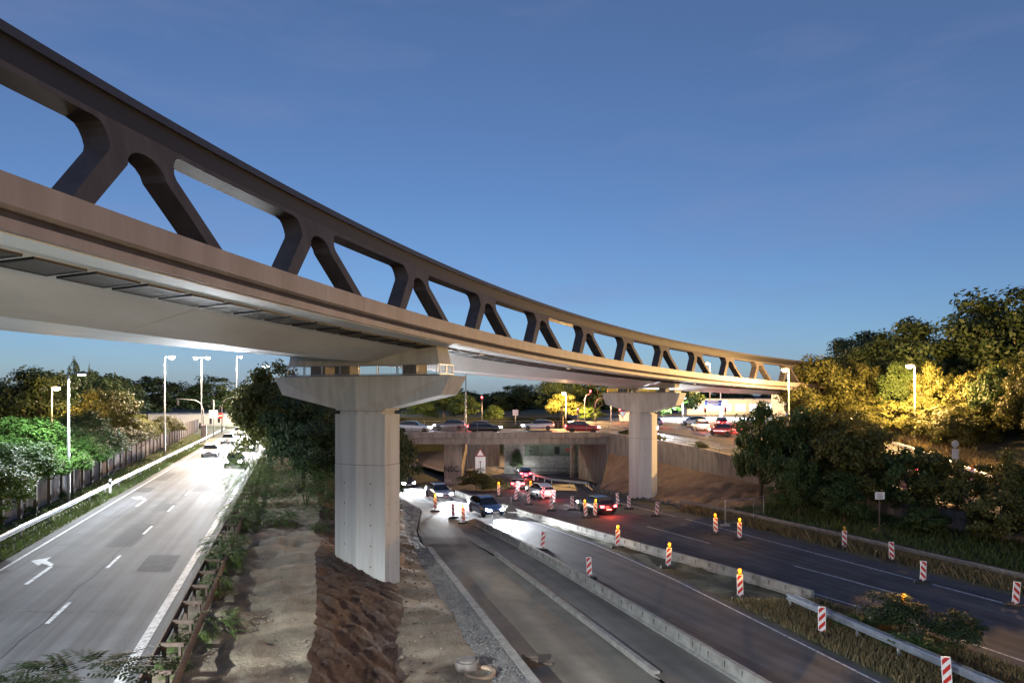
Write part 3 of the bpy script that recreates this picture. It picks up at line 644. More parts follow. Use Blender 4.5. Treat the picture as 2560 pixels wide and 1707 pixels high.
# ------------------------------------------------------------------ street lamps
def lamp(name, label, base, top, arms, color, power, lens, m='pole', head_l=.75, spot=True, cone=165, group=None, lit=True, radius=.18):
    root = thing(name, label, 'street lamp', base, 0, group); h = top-base[2]
    MB().tube([(0,0,0),(0,0,1.0),(0,0,h)], [.11,.1,.055], 10).build('pole', M[m], root, smooth=True)
    for ax, ay in arms:
        L = math.hypot(ax, ay); ux, uy = (ax/L, ay/L) if L else (1, 0)
        hd = MB(); hd.tube([(0,0,h-.02),(ux*max(0,L-head_l/2),uy*max(0,L-head_l/2),h+.06)], .035, 8)
        ang = math.atan2(uy, ux); q = Matrix.Rotation(ang, 3, 'Z')
        ring = lambda x, wd, z0, z1: [tuple(q@Vector(p)+Vector((ux*L,uy*L,h))) for p in ((x,-wd,z0),(x,wd,z0),(x,wd*.8,z1),(x,-wd*.8,z1))]
        hd.loft([ring(-head_l/2,.07,0,.1), ring(-head_l/4,.14,-.01,.14), ring(head_l/4,.15,-.01,.13), ring(head_l/2,.08,0,.07)])
        ho = hd.build('lamp_head', M['galvold'], root, fix=True)
        le = MB(); le.loft([[tuple(q@Vector((x,y,-.015))+Vector((ux*L,uy*L,h))) for x, y in ((-.22,-.1),(.22,-.1),(.22,.1),(-.22,.1))],[tuple(q@Vector((x,y,-.085))+Vector((ux*L,uy*L,h))) for x, y in ((-.16,-.07),(.16,-.07),(.16,.07),(-.16,.07))]])
        if lens != 'led':
            le = MB(); le.lathe([(.35,0),(.35,-.1),(.26,-.22),(.09,-.29)], 14, (ux*L,uy*L,h-.01))
        le.build('lamp_lens', M[lens], ho, fix=True)
        if power:
            ld = bpy.data.lights.new('lamp_light', 'SPOT' if lens == 'led' else 'POINT'); ld.energy = power*(1 if lens == 'led' else .6); ld.color = color; ld.shadow_soft_size = radius   # LED heads shine down, the older bowl lamps all round
            if lens == 'led': ld.spot_size = R(cone); ld.spot_blend = .35
            lo = bpy.data.objects.new('lamp_light', ld); COL.objects.link(lo); lo.parent = ho; lo.location = (ux*L, uy*L, h-.15 if lens == 'led' else h-.5)
    return root
LED, SOD, WRM = (.86,.95,1.0), (1,.57,.2), (1,.76,.52)
LP = dict(led=9000, sod=16000)
lamp('street_lamp', 'white-lit street lamp on a grey pole behind the left guardrail, nearest to the ivy', (-30.2,46.5,ZL), 11.4, [(.95,-.1)], LED, 11500, 'led')
lamp('street_lamp', 'white-lit street lamp of the left road standing nearest the camera', (-15.6,-2.0,ZL), 11.4, [(.95,-.1)], LED, 80000, 'led')
lamp('street_lamp', 'tall warm street lamp in front of the left trees, next after the white one', (-42,82.6,ZL), 14.6, [(.85,0)], WRM, 30000, 'warm')
lamp('street_lamp', 'tall double-headed street lamp at the left junction', (-52.3,115,ZL), 16.3, [(-.95,0),(1.05,0)], WRM, 34000, 'warm')
lamp('street_lamp', 'tall thin warm street lamp right of the double-headed one', (-60.5,150,ZL), 18.4, [(.9,0)], WRM, 34000, 'warm')
lamp('street_lamp', 'distant blue-white street lamp beside the big tree left of the pier', (-61.5,170,ZL), 17.2, [(-.6,0),(.7,0)], LED, 40000, 'led')
lamp('street_lamp', 'small distant warm lamp above the yellow tree at the left junction', (-76,198,4), 9.9, [(.5,0)], WRM, 40000, 'warm')
lamp('street_lamp', 'orange lamp half hidden among the dark trees on the far left', (-46.5,69,ZL), 10.75, [(.45,0)], SOD, 3500, 'sod')
lamp('street_lamp', 'big orange street lamp in front of the tall trees on the right', (41.6,70.5,3.7), 13.05, [(-.55,0)], SOD, 54000, 'sod')
lamp('street_lamp', 'orange street lamp where the truss bridge meets the right-hand trees', (29.6,73,4.6), 12.75, [(-.4,0)], SOD, 11000, 'sod')
lamp('street_lamp', 'orange street lamp standing behind the camera beside the outbound road', (32,-24,0), 10.6, [(-.7,0)], SOD, 33000, 'sod')
lamp('street_lamp', 'orange street lamp seen through the far truss frames', (43.5,150,5.2), 17.0, [(-.6,0)], SOD, 54000, 'sod')
lamp('street_lamp', 'orange lamp above the yellow-lit tree behind the overpass', (9.5,120,5.0), 10.4, [(-.4,0)], SOD, 80000, 'sod')
lamp('street_lamp', 'thin unlit lamp post rising from the overpass right of the near pier', (-5.7,YO+.2,5.4), 14.6, [(.01,0)], SOD, 0, 'galvold')
lamp('street_lamp', 'white lamp glowing beside the far pier cap', (33.5,134,5.2), 9.4, [(.4,0)], LED, 90000, 'led')
lamp('street_lamp', 'white lamp on a white pole beside the blue sign', (42.5,138,5.2), 8.8, [(.7,0)], LED, 70000, 'led', 'white')

# ------------------------------------------------------------------ vegetation
def leaf_cloud(nleaf, nclump, size, seed, flat=1.0, shell=.55, cr=.24, low=-.75):
    r = np.random.default_rng(seed)
    # clump centres spread through an uneven unit ball
    C = []
    while len(C) < nclump:
        p = r.normal(size=3); p /= np.linalg.norm(p); rad = shell+(1-shell)*r.random()
        bump_ = .82+.3*noise.noise(Vector(p*1.7)+Vector((seed*3.1,0,0)))
        if p[2] < low: continue
        C.append(p*rad*bump_)
    C = np.array(C); cs = cr*(.6+.8*r.random(nclump))
    idx = r.integers(0, nclump, nleaf); d = r.normal(size=(nleaf,3)); d /= np.linalg.norm(d, axis=1)[:,None]
    P = C[idx]+d*(cs[idx]*(r.random(nleaf)**.45))[:,None]*np.array([1,1,.75*flat])
    nrm = d*.6+P*.5+r.normal(size=(nleaf,3))*.55+np.array([0,0,.35]); nrm /= np.linalg.norm(nrm, axis=1)[:,None]
    t = r.normal(size=(nleaf,3)); t -= nrm*(t*nrm).sum(1)[:,None]; t /= np.linalg.norm(t, axis=1)[:,None]; b = np.cross(nrm, t)
    s = size*(.6+.8*r.random(nleaf))[:,None]
    V = np.stack([P-t*s, P+b*s*.55+nrm*s*.12, P+t*s, P-b*s*.55+nrm*s*.12], 1)
    return V.reshape(-1,3)
def quad_mesh(name, V, m):
    n = len(V)//4; me = bpy.data.meshes.new(name); me.vertices.add(len(V)); me.vertices.foreach_set('co', V.astype(np.float32).ravel())
    me.loops.add(4*n); me.loops.foreach_set('vertex_index', np.arange(4*n, dtype=np.int32)); me.polygons.add(n)
    me.polygons.foreach_set('loop_start', np.arange(0, 4*n, 4, dtype=np.int32)); me.polygons.foreach_set('loop_total', np.full(n, 4, dtype=np.int32))
    me.materials.append(m); me.update(calc_edges=True); return me
_crowns = {}
def crown_mesh(kind, seed, m):
    k = (kind, seed, m)
    if k not in _crowns:
        if kind == 'big': V = leaf_cloud(15000, 95, .034, seed, cr=.2, shell=.45)
        elif kind == 'mid': V = leaf_cloud(8000, 60, .042, seed, cr=.22)
        elif kind == 'far': V = leaf_cloud(4200, 45, .06, seed, cr=.24)
        elif kind == 'bush': V = leaf_cloud(6500, 55, .045, seed, cr=.26, shell=.4, low=-.5)
        elif kind == 'ivy': V = leaf_cloud(16000, 110, .028, seed, cr=.2, shell=.75, low=-.35)
        elif kind == 'cone':
            V = leaf_cloud(5000, 60, .05, seed, cr=.2, shell=.3); f = np.clip(.5*(1-V[:,2]), .05, 1.0); V[:,0] *= f*1.4; V[:,1] *= f*1.4
        _crowns[k] = quad_mesh('crown', V, M[m])
    return _crowns[k]
_trunks = {}
def trunk_mesh(seed):
    if seed not in _trunks:
        r = random.Random(seed); mb = MB()
        mb.tube([(0,0,-.6),(.02,.01,.3),(.05*r.uniform(-1,1),.05*r.uniform(-1,1),1.0),(.1*r.uniform(-1,1),.1*r.uniform(-1,1),1.7)], [.075,.055,.04,.02], 8)
        for i in range(6):
            a = r.uniform(0, 6.28); z = r.uniform(.55, 1.2); L = r.uniform(.35,.75)
            p0 = Vector((0,0,z)); p2 = p0+Vector((math.cos(a)*L, math.sin(a)*L, L*.8)); p1 = (p0+p2)/2+Vector((0,0,-.06))
            mb.tube([p0,p1,p2], [.03,.02,.008], 5)
        _trunks[seed] = mb.mesh('trunk', M['bark'], True)
    return _trunks[seed]
def tree(name, label, x, y, zg, top, rx, kind='big', m='leaf', seed=1, trunk=.3, cat='tree', ry=None, group=None, cr_lo=None):
    h = top-zg; root = thing(name, label, cat, (x, y, zg), random.uniform(0, 6.28), group)
    lo = trunk*h if cr_lo is None else cr_lo; cz = (lo+h)/2; rz = (h-lo)/2
    c = obj('crown', crown_mesh(kind, seed, m), root, (0,0,cz)); c.scale = (rx, ry or rx, rz*1.04)
    t = obj('trunk', trunk_mesh(seed % 4), root); s = max(.8, cz/1.25); t.scale = (s*.9, s*.9, s)
    return root
# right-hand wall of tall trees behind the ramp
big = [
 (52,88,4.5,18.0,7.5,'leafd',1,'broad dark tree left of the big orange lamp, farthest of the tall right-hand row'),
 (60,80,5,21.5,8.5,'leafd',2,'tall dark tree rising directly behind the big orange lamp'),
 (66,73,5,23.5,8.5,'leafd',3,'very tall dark tree right of the big orange lamp'),
 (74,80,5,25.5,9.5,'leafd',4,'tallest dark tree at the right edge of the picture'),
 (54,60,4,18.0,7,'leafd',5,'dark tree close to the right edge, standing before the tallest one'),
 (38.6,86,5,14.8,5.2,'leafy',6,'orange-lit tree hiding the end of the truss bridge'),
 (50,93,5,17.6,6.2,'leafd',3,'dark crown rising behind the tree at the bridge end'),
 (57,112,5,19,8,'leafd',2,'rounded tree crown behind the orange-lit tree at the bridge end'),
 (70,100,5,22.5,9,'leafd',1,'dark tree top showing between two taller trees on the right')]
for x,y,z,t,r_,m,sd,lb in big: tree('deciduous_tree', lb, x, y, z, t+2.2 if m == 'leafd' else t+.8, r_*1.08, 'big', m, sd, .12, group='tall trees behind the ramp')
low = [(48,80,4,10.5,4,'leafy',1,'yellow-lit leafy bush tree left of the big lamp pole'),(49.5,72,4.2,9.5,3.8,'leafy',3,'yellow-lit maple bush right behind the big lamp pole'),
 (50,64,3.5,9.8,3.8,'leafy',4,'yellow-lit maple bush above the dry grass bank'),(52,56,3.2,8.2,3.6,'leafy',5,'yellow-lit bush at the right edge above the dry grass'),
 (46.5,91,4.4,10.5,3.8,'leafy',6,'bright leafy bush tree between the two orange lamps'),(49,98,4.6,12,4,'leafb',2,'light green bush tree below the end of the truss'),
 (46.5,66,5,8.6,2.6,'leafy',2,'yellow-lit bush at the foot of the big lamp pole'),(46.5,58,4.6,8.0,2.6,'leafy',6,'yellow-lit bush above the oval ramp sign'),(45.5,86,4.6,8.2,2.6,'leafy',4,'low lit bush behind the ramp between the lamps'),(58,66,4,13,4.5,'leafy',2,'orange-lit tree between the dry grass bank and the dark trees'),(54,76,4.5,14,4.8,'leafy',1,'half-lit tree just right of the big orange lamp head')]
k_ = 0
for yy in (52,56.5,61,65.5,70,75,80,85,90,96,103):
    for off, hh, mm in ((2.6,4.2,'leafy'),(6.0,7.0,'leafy' if k_ % 3 else 'leaf')):
        xx = b_ramp(yy)+off+random.uniform(-.5,.5); k_ += 1
        if off < 3 and yy < 64: continue
        pos = ['nearest the camera','second','third','fourth','fifth','sixth','seventh','eighth','ninth','tenth','farthest'][(52,56.5,61,65.5,70,75,80,85,90,96,103).index(yy)]
        low.append((xx, yy, z_ramp(yy)+off*.35-.4, z_ramp(yy)+off*.35+hh+random.uniform(-.5,.9), 2.9+random.uniform(-.3,.5), mm, 1+k_%6, 'lit maple bush on the ramp bank, %s row, %s along it' % ('front' if off < 3 else 'back', pos)))
for x,y,z,t,r_,m,sd,lb in low: tree('leafy_bush', lb, x, y, z, t, r_, 'big', m, sd, .02, 'bush', group='lit bushes behind the ramp')
# trees on the planted slope between guard rail and ramp wall
slope = [(21.8,60,.8,10.2,2.9,'mid','leaf',3,'slender dark tree beside the far pier, in front of the ramp'),(25.2,57,.6,9.6,3.3,'mid','leaf',4,'bushy tree in front of the ramp, second from the far pier'),
 (27.2,52.5,.5,8.6,3.6,'big','leafy',5,'wide dark tree in the middle of the planted slope'),(29,50,.6,6.8,2.6,'mid','leaf',6,'small tree behind the white information board'),
 (33.5,46.5,1.0,6.4,2.4,'mid','leafy',1,'young tree right of the short stretch of ramp railing'),(35.5,44,.8,5.2,3.0,'big','leaf',2,'broad bush at the right edge below the ramp'),
 (30.8,43,.3,4.2,2.4,'mid','leafy',3,'rounded bush behind the guardrail near the right edge'),(22.5,53.5,.2,5.4,2.5,'big','leaf',2,'low dark tree behind the construction fence'),
 (24.5,50.5,.2,4.4,2.3,'big','leaf',1,'low dark bush left of the information board'),(36.5,39,.5,4.6,2.8,'big','leaf',6,'dark bush at the lower right above the guardrail'),
 (33.6,41.5,.3,3.4,2.2,'big','leaf',4,'dark undergrowth bush right of the information board'),(28.2,46.5,.2,2.6,1.9,'mid','leaf',5,'small dark bush at the foot of the information board')]
slope += [(23.4,58,.7,8.9,3.0,'big','leaf',6,'dense dark tree between the slender one and the wide one'),(26.0,55,.6,9.2,3.4,'big','leafy',2,'orange-edged tree at the centre of the planted slope'),(30.6,48.5,.7,6.4,2.7,'big','leafy',4,'leafy tree left of the ramp railing gap')]
for x,y,z,t,r_,k,m,sd,lb in slope: tree('slope_tree', lb, x, y, z, t, r_, k, m, sd, .06, group='trees below the ramp wall')
# dense trees behind the near pier
mid = [(-20.5,58,2.5,13.0,4.2,'big','leafy',1,'tall orange-lit tree directly left of the near pier cap'),(-16.5,54,2.5,10.5,3.8,'big','leafd',2,'dark tree behind the left half of the near pier cap'),
 (-23,68,2.8,11.5,4.2,'big','leafd',3,'dark tree beside the bright end of the left road'),(-13.5,50,2.2,8.5,3.2,'big','leafd',4,'dark tree directly behind the near pier shaft'),
 (-10.3,55,.5,8.6,3.2,'big','leafd',5,'dark tree right of the near pier shaft'),(-9.2,47,.5,5.6,2.2,'mid','leafd',6,'small dark tree hugging the right side of the near pier'),
 (-14.2,66,1.0,9.2,3.8,'big','leafd',1,'dark tree in front of the left end of the overpass'),(-27,80,3.0,11.5,4.4,'big','leafd',6,'farther dark tree between left road and overpass'),
 (-20.5,76,3.0,10.5,4.4,'big','leafd',2,'dark tree hiding the left end of the overpass')]
for x,y,z,t,r_,k,m,sd,lb in mid: tree('dense_tree', lb, x, y, z, t, r_, k, m, sd, .1, group='dense trees around the near pier')
# ivy-covered hedge over the fence
hed = [(-27.5,33.5,ZL,7.2,3.3,'leafb',1,'bright yellow-green ivy mound over the fence at the left edge'),(-31.5,41,ZL,7.6,3.3,'leafv',2,'pale green ivy mound left of the white street lamp'),
 (-36.2,49.5,ZL,9.1,3.6,'leafv',3,'tall rounded ivy mound behind the white street lamp'),(-33.8,46,ZL,6.9,2.8,'leafv',4,'lower ivy mound hanging over the fence by the white lamp'),
 (-38,57,ZL,8.0,3.4,'leaf',5,'dark green ivy mound right of the white street lamp'),(-41.5,65,ZL,8.8,3.4,'leaf',6,'dark ivy mound over the shaded fence panels'),
 (-44.5,74,ZL,10.8,3.8,'leafy',1,'yellow-lit ivy tower left of the tall warm lamp'),(-47.5,84,ZL,8.0,3.4,'leafy',2,'yellow-lit ivy mound behind the tall warm lamp'),
 (-52,97,ZL,7.0,3.6,'leafy',3,'low yellow-lit ivy mound at the end of the fence'),(-33.5,38,ZL,8.6,3.6,'leafv',6,'shaded green bush at the left edge behind the ivy'),
 (-56,109,ZL,6.2,3.2,'leafy',4,'small ivy mound beside the triangular sign')]
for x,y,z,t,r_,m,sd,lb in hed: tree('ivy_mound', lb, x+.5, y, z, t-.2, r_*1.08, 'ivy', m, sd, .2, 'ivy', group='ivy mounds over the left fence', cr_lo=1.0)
dl = ['at the left edge','second from the left edge','third from the left edge, by the white lamp pole','just right of the white lamp pole','over the shaded panels','below the yellow ivy tower','beside the tall warm lamp','past the tall warm lamp','near the fence end']
for i, yy in enumerate((36.5,42,47.5,54,61,69,78,88,99)):
    tree('ivy_drape', 'ivy curtain hanging over the fence, '+dl[i], fx_f(yy)-.1, yy, ZL, ZL+4.3+random.uniform(-.3,.6), 2.5, 'ivy', 'leafv' if i < 4 else ('leaf' if i < 5 else 'leafy'), 1+i % 6, .2, 'ivy', 4.2, 'ivy curtains on the fence', cr_lo=1.25).rotation_euler = (0,0,R(19.4))
# dark trees behind the hedge and along the horizon
back = [(-52,58,ZL,12.6,5,'big','leafd',1),(-47,52,ZL,12.2,4.5,'big','leafd',2),(-57,68,ZL,13.2,5.5,'big','leafd',3),(-51,74,ZL,12.8,5,'big','leafd',4),(-58,84,ZL,13.0,5.5,'big','leafd',5),
 (-58,92,ZL,14.2,4.5,'cone','leafd',6),(-63,98,ZL,15.4,4.2,'cone','leafd',2),(-64,106,ZL,12.5,5,'mid','leafd',3),(-73,118,ZL,14.6,5,'cone','leafd',1),(-78,128,ZL,14.2,6.5,'mid','leafd',2),
 (-84,140,ZL,14.6,7,'mid','leafd',4),(-88,150,ZL,14.6,7,'mid','leafd',5),(-96,185,3,15.4,9,'mid','leafd',6),(-86,195,3,14.6,9,'mid','leafd',1),(-76,210,3,13.2,9,'mid','leafd',2),(-64,215,3,12.2,9,'mid','leafd',3),(-53,212,3,11.5,8,'mid','leafd',4)]
bl = ['nearest dark tree behind the white street lamp','dark tree at the left edge above the ivy','tall dark tree behind the orange lamp on the far left','dark tree between the white lamp and the yellow ivy tower','dark tree behind the yellow ivy tower',
 'pointed conifer left of the tall warm lamp','taller pointed conifer with ragged tip left of the warm lamp','dark tree just right of the two conifers','narrow pointed conifer right of the tall warm lamp','dark rounded tree left of the double-headed lamp',
 'dark rounded tree behind the double-headed lamp','dark tree behind the traffic signal arm on the left','distant dark tree behind the white container','distant dark tree above the right end of the white container','distant dark tree right of the thin warm lamp','distant low dark tree near the small warm lamp','distant low dark tree beside the blue-white lamp']
for (x,y,z,t,r_,k,m,sd), lb in zip(back, bl): tree('dark_tree', lb, x, y, z, t+.9, r_*1.12, k, m, sd, .05, group='dark trees behind the left road')
far = [(-40,205,3,11.5,8,'mid','leafd',1,'distant dark tree just left of the near pier'),(-29,150,4.6,10.6,5,'mid','leafd',2,'dark tree behind the overpass right of the near pier cap'),(-20,165,4.6,12.2,6,'mid','leafd',3,'rounded dark tree behind the overpass, left of the red signal'),
 (-15,150,4.8,12.4,5,'mid','leaf',4,'round bushy tree behind the overpass beside the thin lamp post'),(-16.5,128,5,8.6,3.6,'mid','leafb',5,'bright green bush behind the overpass railing'),(-9,128,5,9.6,3.2,'mid','leaf',6,'green bush tree left of the red signal behind the overpass'),
 (-3.5,122,5,7.6,2.2,'mid','leafb',1,'small pale green tree at the red signal'),(2,175,4.6,11.6,8,'mid','leafd',2,'distant dark tree behind the red signal'),(10,140,5,13.6,5.5,'mid','leafd',3,'tall dark tree behind the orange lamp over the overpass'),
 (9.6,128,5,9.6,3.6,'mid','leafy',4,'yellow-lit tree under the orange lamp behind the overpass'),(17.5,140,5,12.8,5.5,'mid','leafd',5,'tall dark tree left of the far pier'),(14.2,126,5,7.6,2.6,'mid','leafb',6,'pale green bush left of the far pier'),
 (26,150,5,9.8,5.5,'mid','leafb',1,'pale green tree directly left of the far pier shaft'),(31,140,5,11.2,5.2,'mid','leafv',2,'bright pale green tree right of the far pier shaft'),(37,150,5,12.8,5.2,'mid','leaf',3,'dark topped tree behind the white lamp by the far pier'),
 (56,135,5,9.2,2.0,'mid','leafy',4,'small thin tree in front of the white building'),(70,160,5,14,8,'mid','leafd',5,'distant dark tree behind the white building'),(-18,205,4,11.5,9,'mid','leafd',6,'long distant dark tree mass above the overpass'),(20,215,4,12.5,9,'mid','leafd',1,'distant dark tree behind the far pier'),(46,215,4,12,9,'mid','leafd',4,'distant dark tree behind the signals right of the far pier'),(90,190,5,16,11,'mid','leafd',2,'distant dark tree behind the right-hand trees')]
for x,y,z,t,r_,k,m,sd,lb in far: tree('background_tree', lb, x, y, z, z+(t-z)*1.22, r_*1.1, k, m, sd, .05, group='trees beyond the overpass')
# far wood along the horizon: one mass
VV = []
for k in range(46):
    x = -150+k*7.2+random.uniform(-2,2); yy = random.uniform(235,285); hh = random.uniform(6.5,9.5)
    VV.append(leaf_cloud(1300, 26, .11, 100+k % 7, cr=.3)*np.array([7.5,6,hh*.62])+np.array([x,yy,3.5+hh*.5]))
tag(obj('far_wood', quad_mesh('far_wood', np.concatenate(VV), M['leafd'])), 'long dark distant wood along the horizon behind the overpass', 'wood', kind='stuff')
# low bushes
bush = [(-4.0,78,-1.0,1.6,2.6,'leafy','round yellow-brown bush in front of the overpass pier wall'),(-2.2,75,-.8,1.0,1.9,'leafy','smaller bush beside the blinking beacon in front of the overpass'),(.7,100.5,-1.8,2.2,1.1,'leafd','small dark bush growing by the green wall'),
 (16.2,28.6,0,1.7,1.6,'leafd','dark twiggy bush in the grassy median'),(17.6,27.0,0,1.5,1.3,'leafd','dark bush behind the median guardrail, nearer the camera'),(15.6,26.3,0,.9,1.2,'leaf','low pale green bush in front of the median guardrail'),(14.6,28.9,0,.8,1.0,'leaf','low green shrub left of the dark median bush'),
 (22.0,20.5,0,.9,1.4,'leaf','green bush at the lower right corner'),(-8.4,43.5,.4,2.0,1.3,'leafb','green bush to the right of the near pier foot'),(-8.2,39.5,.5,1.4,.95,'leaf','leafy weed patch beside the clay ring'),
 (13.6,81.5,5.1,5.9,1.1,'leafy','creeper tuft on the wall top left of the far pier'),(16.6,77,4.7,5.6,1.0,'leafy','creeper tuft on the wall top right of the far pier'),(19.6,71,4.2,5.2,1.0,'leafy','creeper hanging over the wall coping beside the railing'),(22.2,65.5,3.6,4.6,1.2,'leaf','creeper spilling over the wall at the slender tree')]
for i,(x,y,z,t,r_,m,lb) in enumerate(bush): tree('low_bush', lb, x, y, z, t, r_, 'bush', m, 1+i%4, .0, 'bush', group='low bushes')
gb = [(-29.0,37.6,ZL,3.5,1.1),(-30.6,42,ZL,3.3,1.1),(-28,33.5,ZL,3.4,1.2),(-34.6,52,ZL,3.2,1.0),(-26.6,30.5,ZL,3.4,1.1),(-32.6,49,ZL,3.1,.9)]
gl = ['weeds at the fence foot left of the white lamp pole','weeds at the fence foot beside the white lamp pole','weeds at the fence foot near the left edge','weeds by the fence right of the white delineator','weeds at the lower left corner before the fence','weeds around the foot of the white lamp pole']
for (x,y,z,t,r_), lb in zip(gb, gl): tree('weed_patch', lb, x, y, z, t, r_, 'bush', 'leafv', 2, 0, 'weeds', group='weeds along the fence')

# pinnate shrubs (fronds) between left road and dirt path
def fronds(nf, seed, spread, height, L=.8, nl=11, droop=.6, lsz=.11, stem=True):
    r = random.Random(seed); Q = []
    for i in range(nf):
        a = r.uniform(0, 6.28); rr = spread*math.sqrt(r.random()); hz = height*(r.random()**.7)*(1.05-.5*rr/spread)
        p = Vector((rr*math.cos(a), rr*math.sin(a), hz)); d = Vector((math.cos(a+r.uniform(-.8,.8)), math.sin(a+r.uniform(-.8,.8)), r.uniform(.1,.6))).normalized()
        l = L*r.uniform(.6,1.2); side = d.cross(Vector((0,0,1))).normalized()
        for k in range(nl):
            t = (k+1)/nl; q = p+d*(l*t)+Vector((0,0,-droop*l*t*t)); dd = (d+Vector((0,0,-2*droop*t))).normalized()
            for s in (-1, 1):
                e = (side*s+dd*.35+Vector((0,0,-.25+r.uniform(-.15,.15)))).normalized()*lsz*(1.15-.5*t)*r.uniform(.8,1.2); wv = dd*lsz*.2
                Q += [q, q+e*.5+wv, q+e, q+e*.5-wv]
    return quad_mesh('fronds', np.array([tuple(v) for v in Q]), M['leafb'])
fm = [fronds(330, 1, 1.6, 3.0, .95), fronds(170, 2, .8, 1.3, .6), fronds(60, 3, .55, .7, .7, 12, .5, .1)]
fmd = fm[0].copy(); fmd.materials.clear(); fmd.materials.append(M['leafd'])
def shrub(lb, x, y, z, mesh, sca, sz=None, hs=None):
    hs = {fm[0]: 1.3, fmd: 1.3, fm[1]: .6}.get(mesh, .25)*(sz or sca)
    root = thing('pinnate_shrub', lb, 'shrub', (x,y,z), random.uniform(0,6.28), 'pinnate shrubs along the dirt path')
    f = obj('foliage', mesh, root); f.scale = (sca, sca, sz or sca)
    mb = MB()
    for k in range(5):
        a = k*1.26; mb.tube([(0,0,-.3),(.15*hs*math.cos(a),.15*hs*math.sin(a),.4*hs),(.45*math.cos(a)*hs,.45*math.sin(a)*hs,hs)], [.025*hs,.018*hs,.006*hs], 5)
    mb.build('stems', M['bark'], root)
shr = [('big feathery shrub hanging over the guardrail at the end of the dirt path',-17.2,45.5,2.5,fm[0],1.05,1.15),('feathery shrub behind the first one, closer to the bright road',-19.6,51.5,2.5,fm[0],1.15,1.35),('tall feathery shrub at the head of the dirt path',-14.2,47,2.5,fm[0],1.1,1.2),
 ('feathery shrub touching the left side of the near pier',-11.8,43.5,2.2,fm[0],.85,.95),('dark feathery tree shrub behind the head of the dirt path',-16.2,52,2.5,fmd,1.3,1.9),('dark feathery shrub farther along the left road',-22.5,60,2.5,fmd,1.3,1.7),
 ('leafy shrub on the old guardrail below the big feathery one',-15.0,37.5,2.5,fm[1],1.1,1.1),('second leafy shrub along the old guardrail',-13.5,32,2.5,fm[1],1.05,1.0),('third leafy shrub along the old guardrail, halfway down',-12.3,29.0,2.5,fm[1],.9,.9),
 ('lone fern-like seedling on the dirt path',-9.4,21.6,2.5,fm[2],1.15,1.0),('small weed below the fern-like seedling',-9.9,20.2,2.5,fm[1],.4,.4),('leafy shrub by the guardrail near the fern-like seedling',-11.2,25.6,2.5,fm[1],.7,.65),('feathery shrub by the bright road beyond the others',-21.4,56,2.5,fm[0],.9,.9)]
shr += [('leafy shrub between the second and third ones along the old guardrail',-12.8,30.6,2.5,fm[1],.8,.8),('bushy shrub where the old guardrail meets the big feathery shrub',-15.8,40.5,2.5,fm[1],1.35,1.4),('feathery shrub behind the old guardrail posts, nearest the pier side',-13.4,39.5,2.4,fm[1],1.0,.9),('green weed clump at the bottom beside the old guardrail',-9.3,18.6,2.45,fm[1],.5,.5),('weed clump on the path edge above the earth slope',-10.8,38.5,2.35,fm[1],.6,.45)]
for a in shr: shrub(*a)
dk = fm[2].copy(); dk.materials.clear(); dk.materials.append(M['leafshade'])
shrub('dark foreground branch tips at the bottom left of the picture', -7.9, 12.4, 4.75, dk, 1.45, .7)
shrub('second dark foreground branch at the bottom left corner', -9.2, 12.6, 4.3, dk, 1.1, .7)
# grass: blades as stuff
def blades(name, label, pts, h, m, cat, wdt=.012, per=1):
    Q = []
    for x, y, z in pts:
        a = random.uniform(0, 6.28); hh = h*random.uniform(.5,1.3); w2 = wdt*random.uniform(.7,1.5); ux, uy = math.cos(a), math.sin(a); bx, by = random.uniform(-.5,.5)*hh, random.uniform(-.5,.5)*hh
        Q += [(x-ux*w2,y-uy*w2,z-.03),(x+ux*w2,y+uy*w2,z-.03),(x+bx+ux*w2*.2,y+by+uy*w2*.2,z+hh),(x+bx*.4-ux*w2,y+by*.4-uy*w2,z+hh*.55)]
    o = obj(name, quad_mesh(name, np.array(Q), M[m])); tag(o, label, cat, kind='stuff'); return o
P = []
for _ in range(9000):
    y = 12+ (random.random()**1.5)*90; P.append((b_roadL(y)-random.uniform(.1,1.3), y, ZL))
for _ in range(9000):
    y = 20+(random.random()**1.3)*110; P.append((fx_f(y)+.2+random.random()*(b_roadL(y)-1.4-fx_f(y)-.2), y, ZL))
blades('verge_grass', 'short grass strip between left road and guardrail', P, .16, 'grass', 'grass', .03)
P = []
for _ in range(16000):
    y = random.uniform(19, 33); t = random.random(); x = b_wr(y)+.2+(b_rl(y)-b_wr(y)-.4)*t; P.append((x, y, .04))
blades('median_grass', 'dry tufted grass in the median between the carriageways', P, .22, 'drygrass', 'grass', .022)
P = []
for _ in range(15000):
    y = random.uniform(22, 60); P.append((b_rail(y)-.7+random.gauss(0,.45), y, zlow(y)+.01))
blades('rail_grass', 'tall dry grass along the right-hand guardrail', P, .5, 'drygrass', 'grass', .02)
P = []
for _ in range(9000):
    y = random.uniform(46, 72); P.append((b_ramp(y)+random.uniform(.2,3.5), y, z_ramp(y)+.2))
blades('bank_grass', 'long dry grass drooping on the bank beside the ramp', P, 1.0, 'drygrass', 'grass', .03)
P = []
for _ in range(8000):
    y = random.uniform(100,150); t = random.random(); x = -24+(b_wr(y)-1+24)*t; P.append((x, y, 5.05+(zlow(y)-5.05)*t))
for _ in range(16000):
    y = random.uniform(26, 58); t = random.random(); P.append((b_rail(y)+.3+(b_wall(y)-b_rail(y)-.4)*t, y, zlow(y)+.02+(zw_base(y)-zlow(y))*t))
blades('undergrowth', 'dark green undergrowth on the planted slope below the ramp', P, .38, 'grass', 'grass', .035)
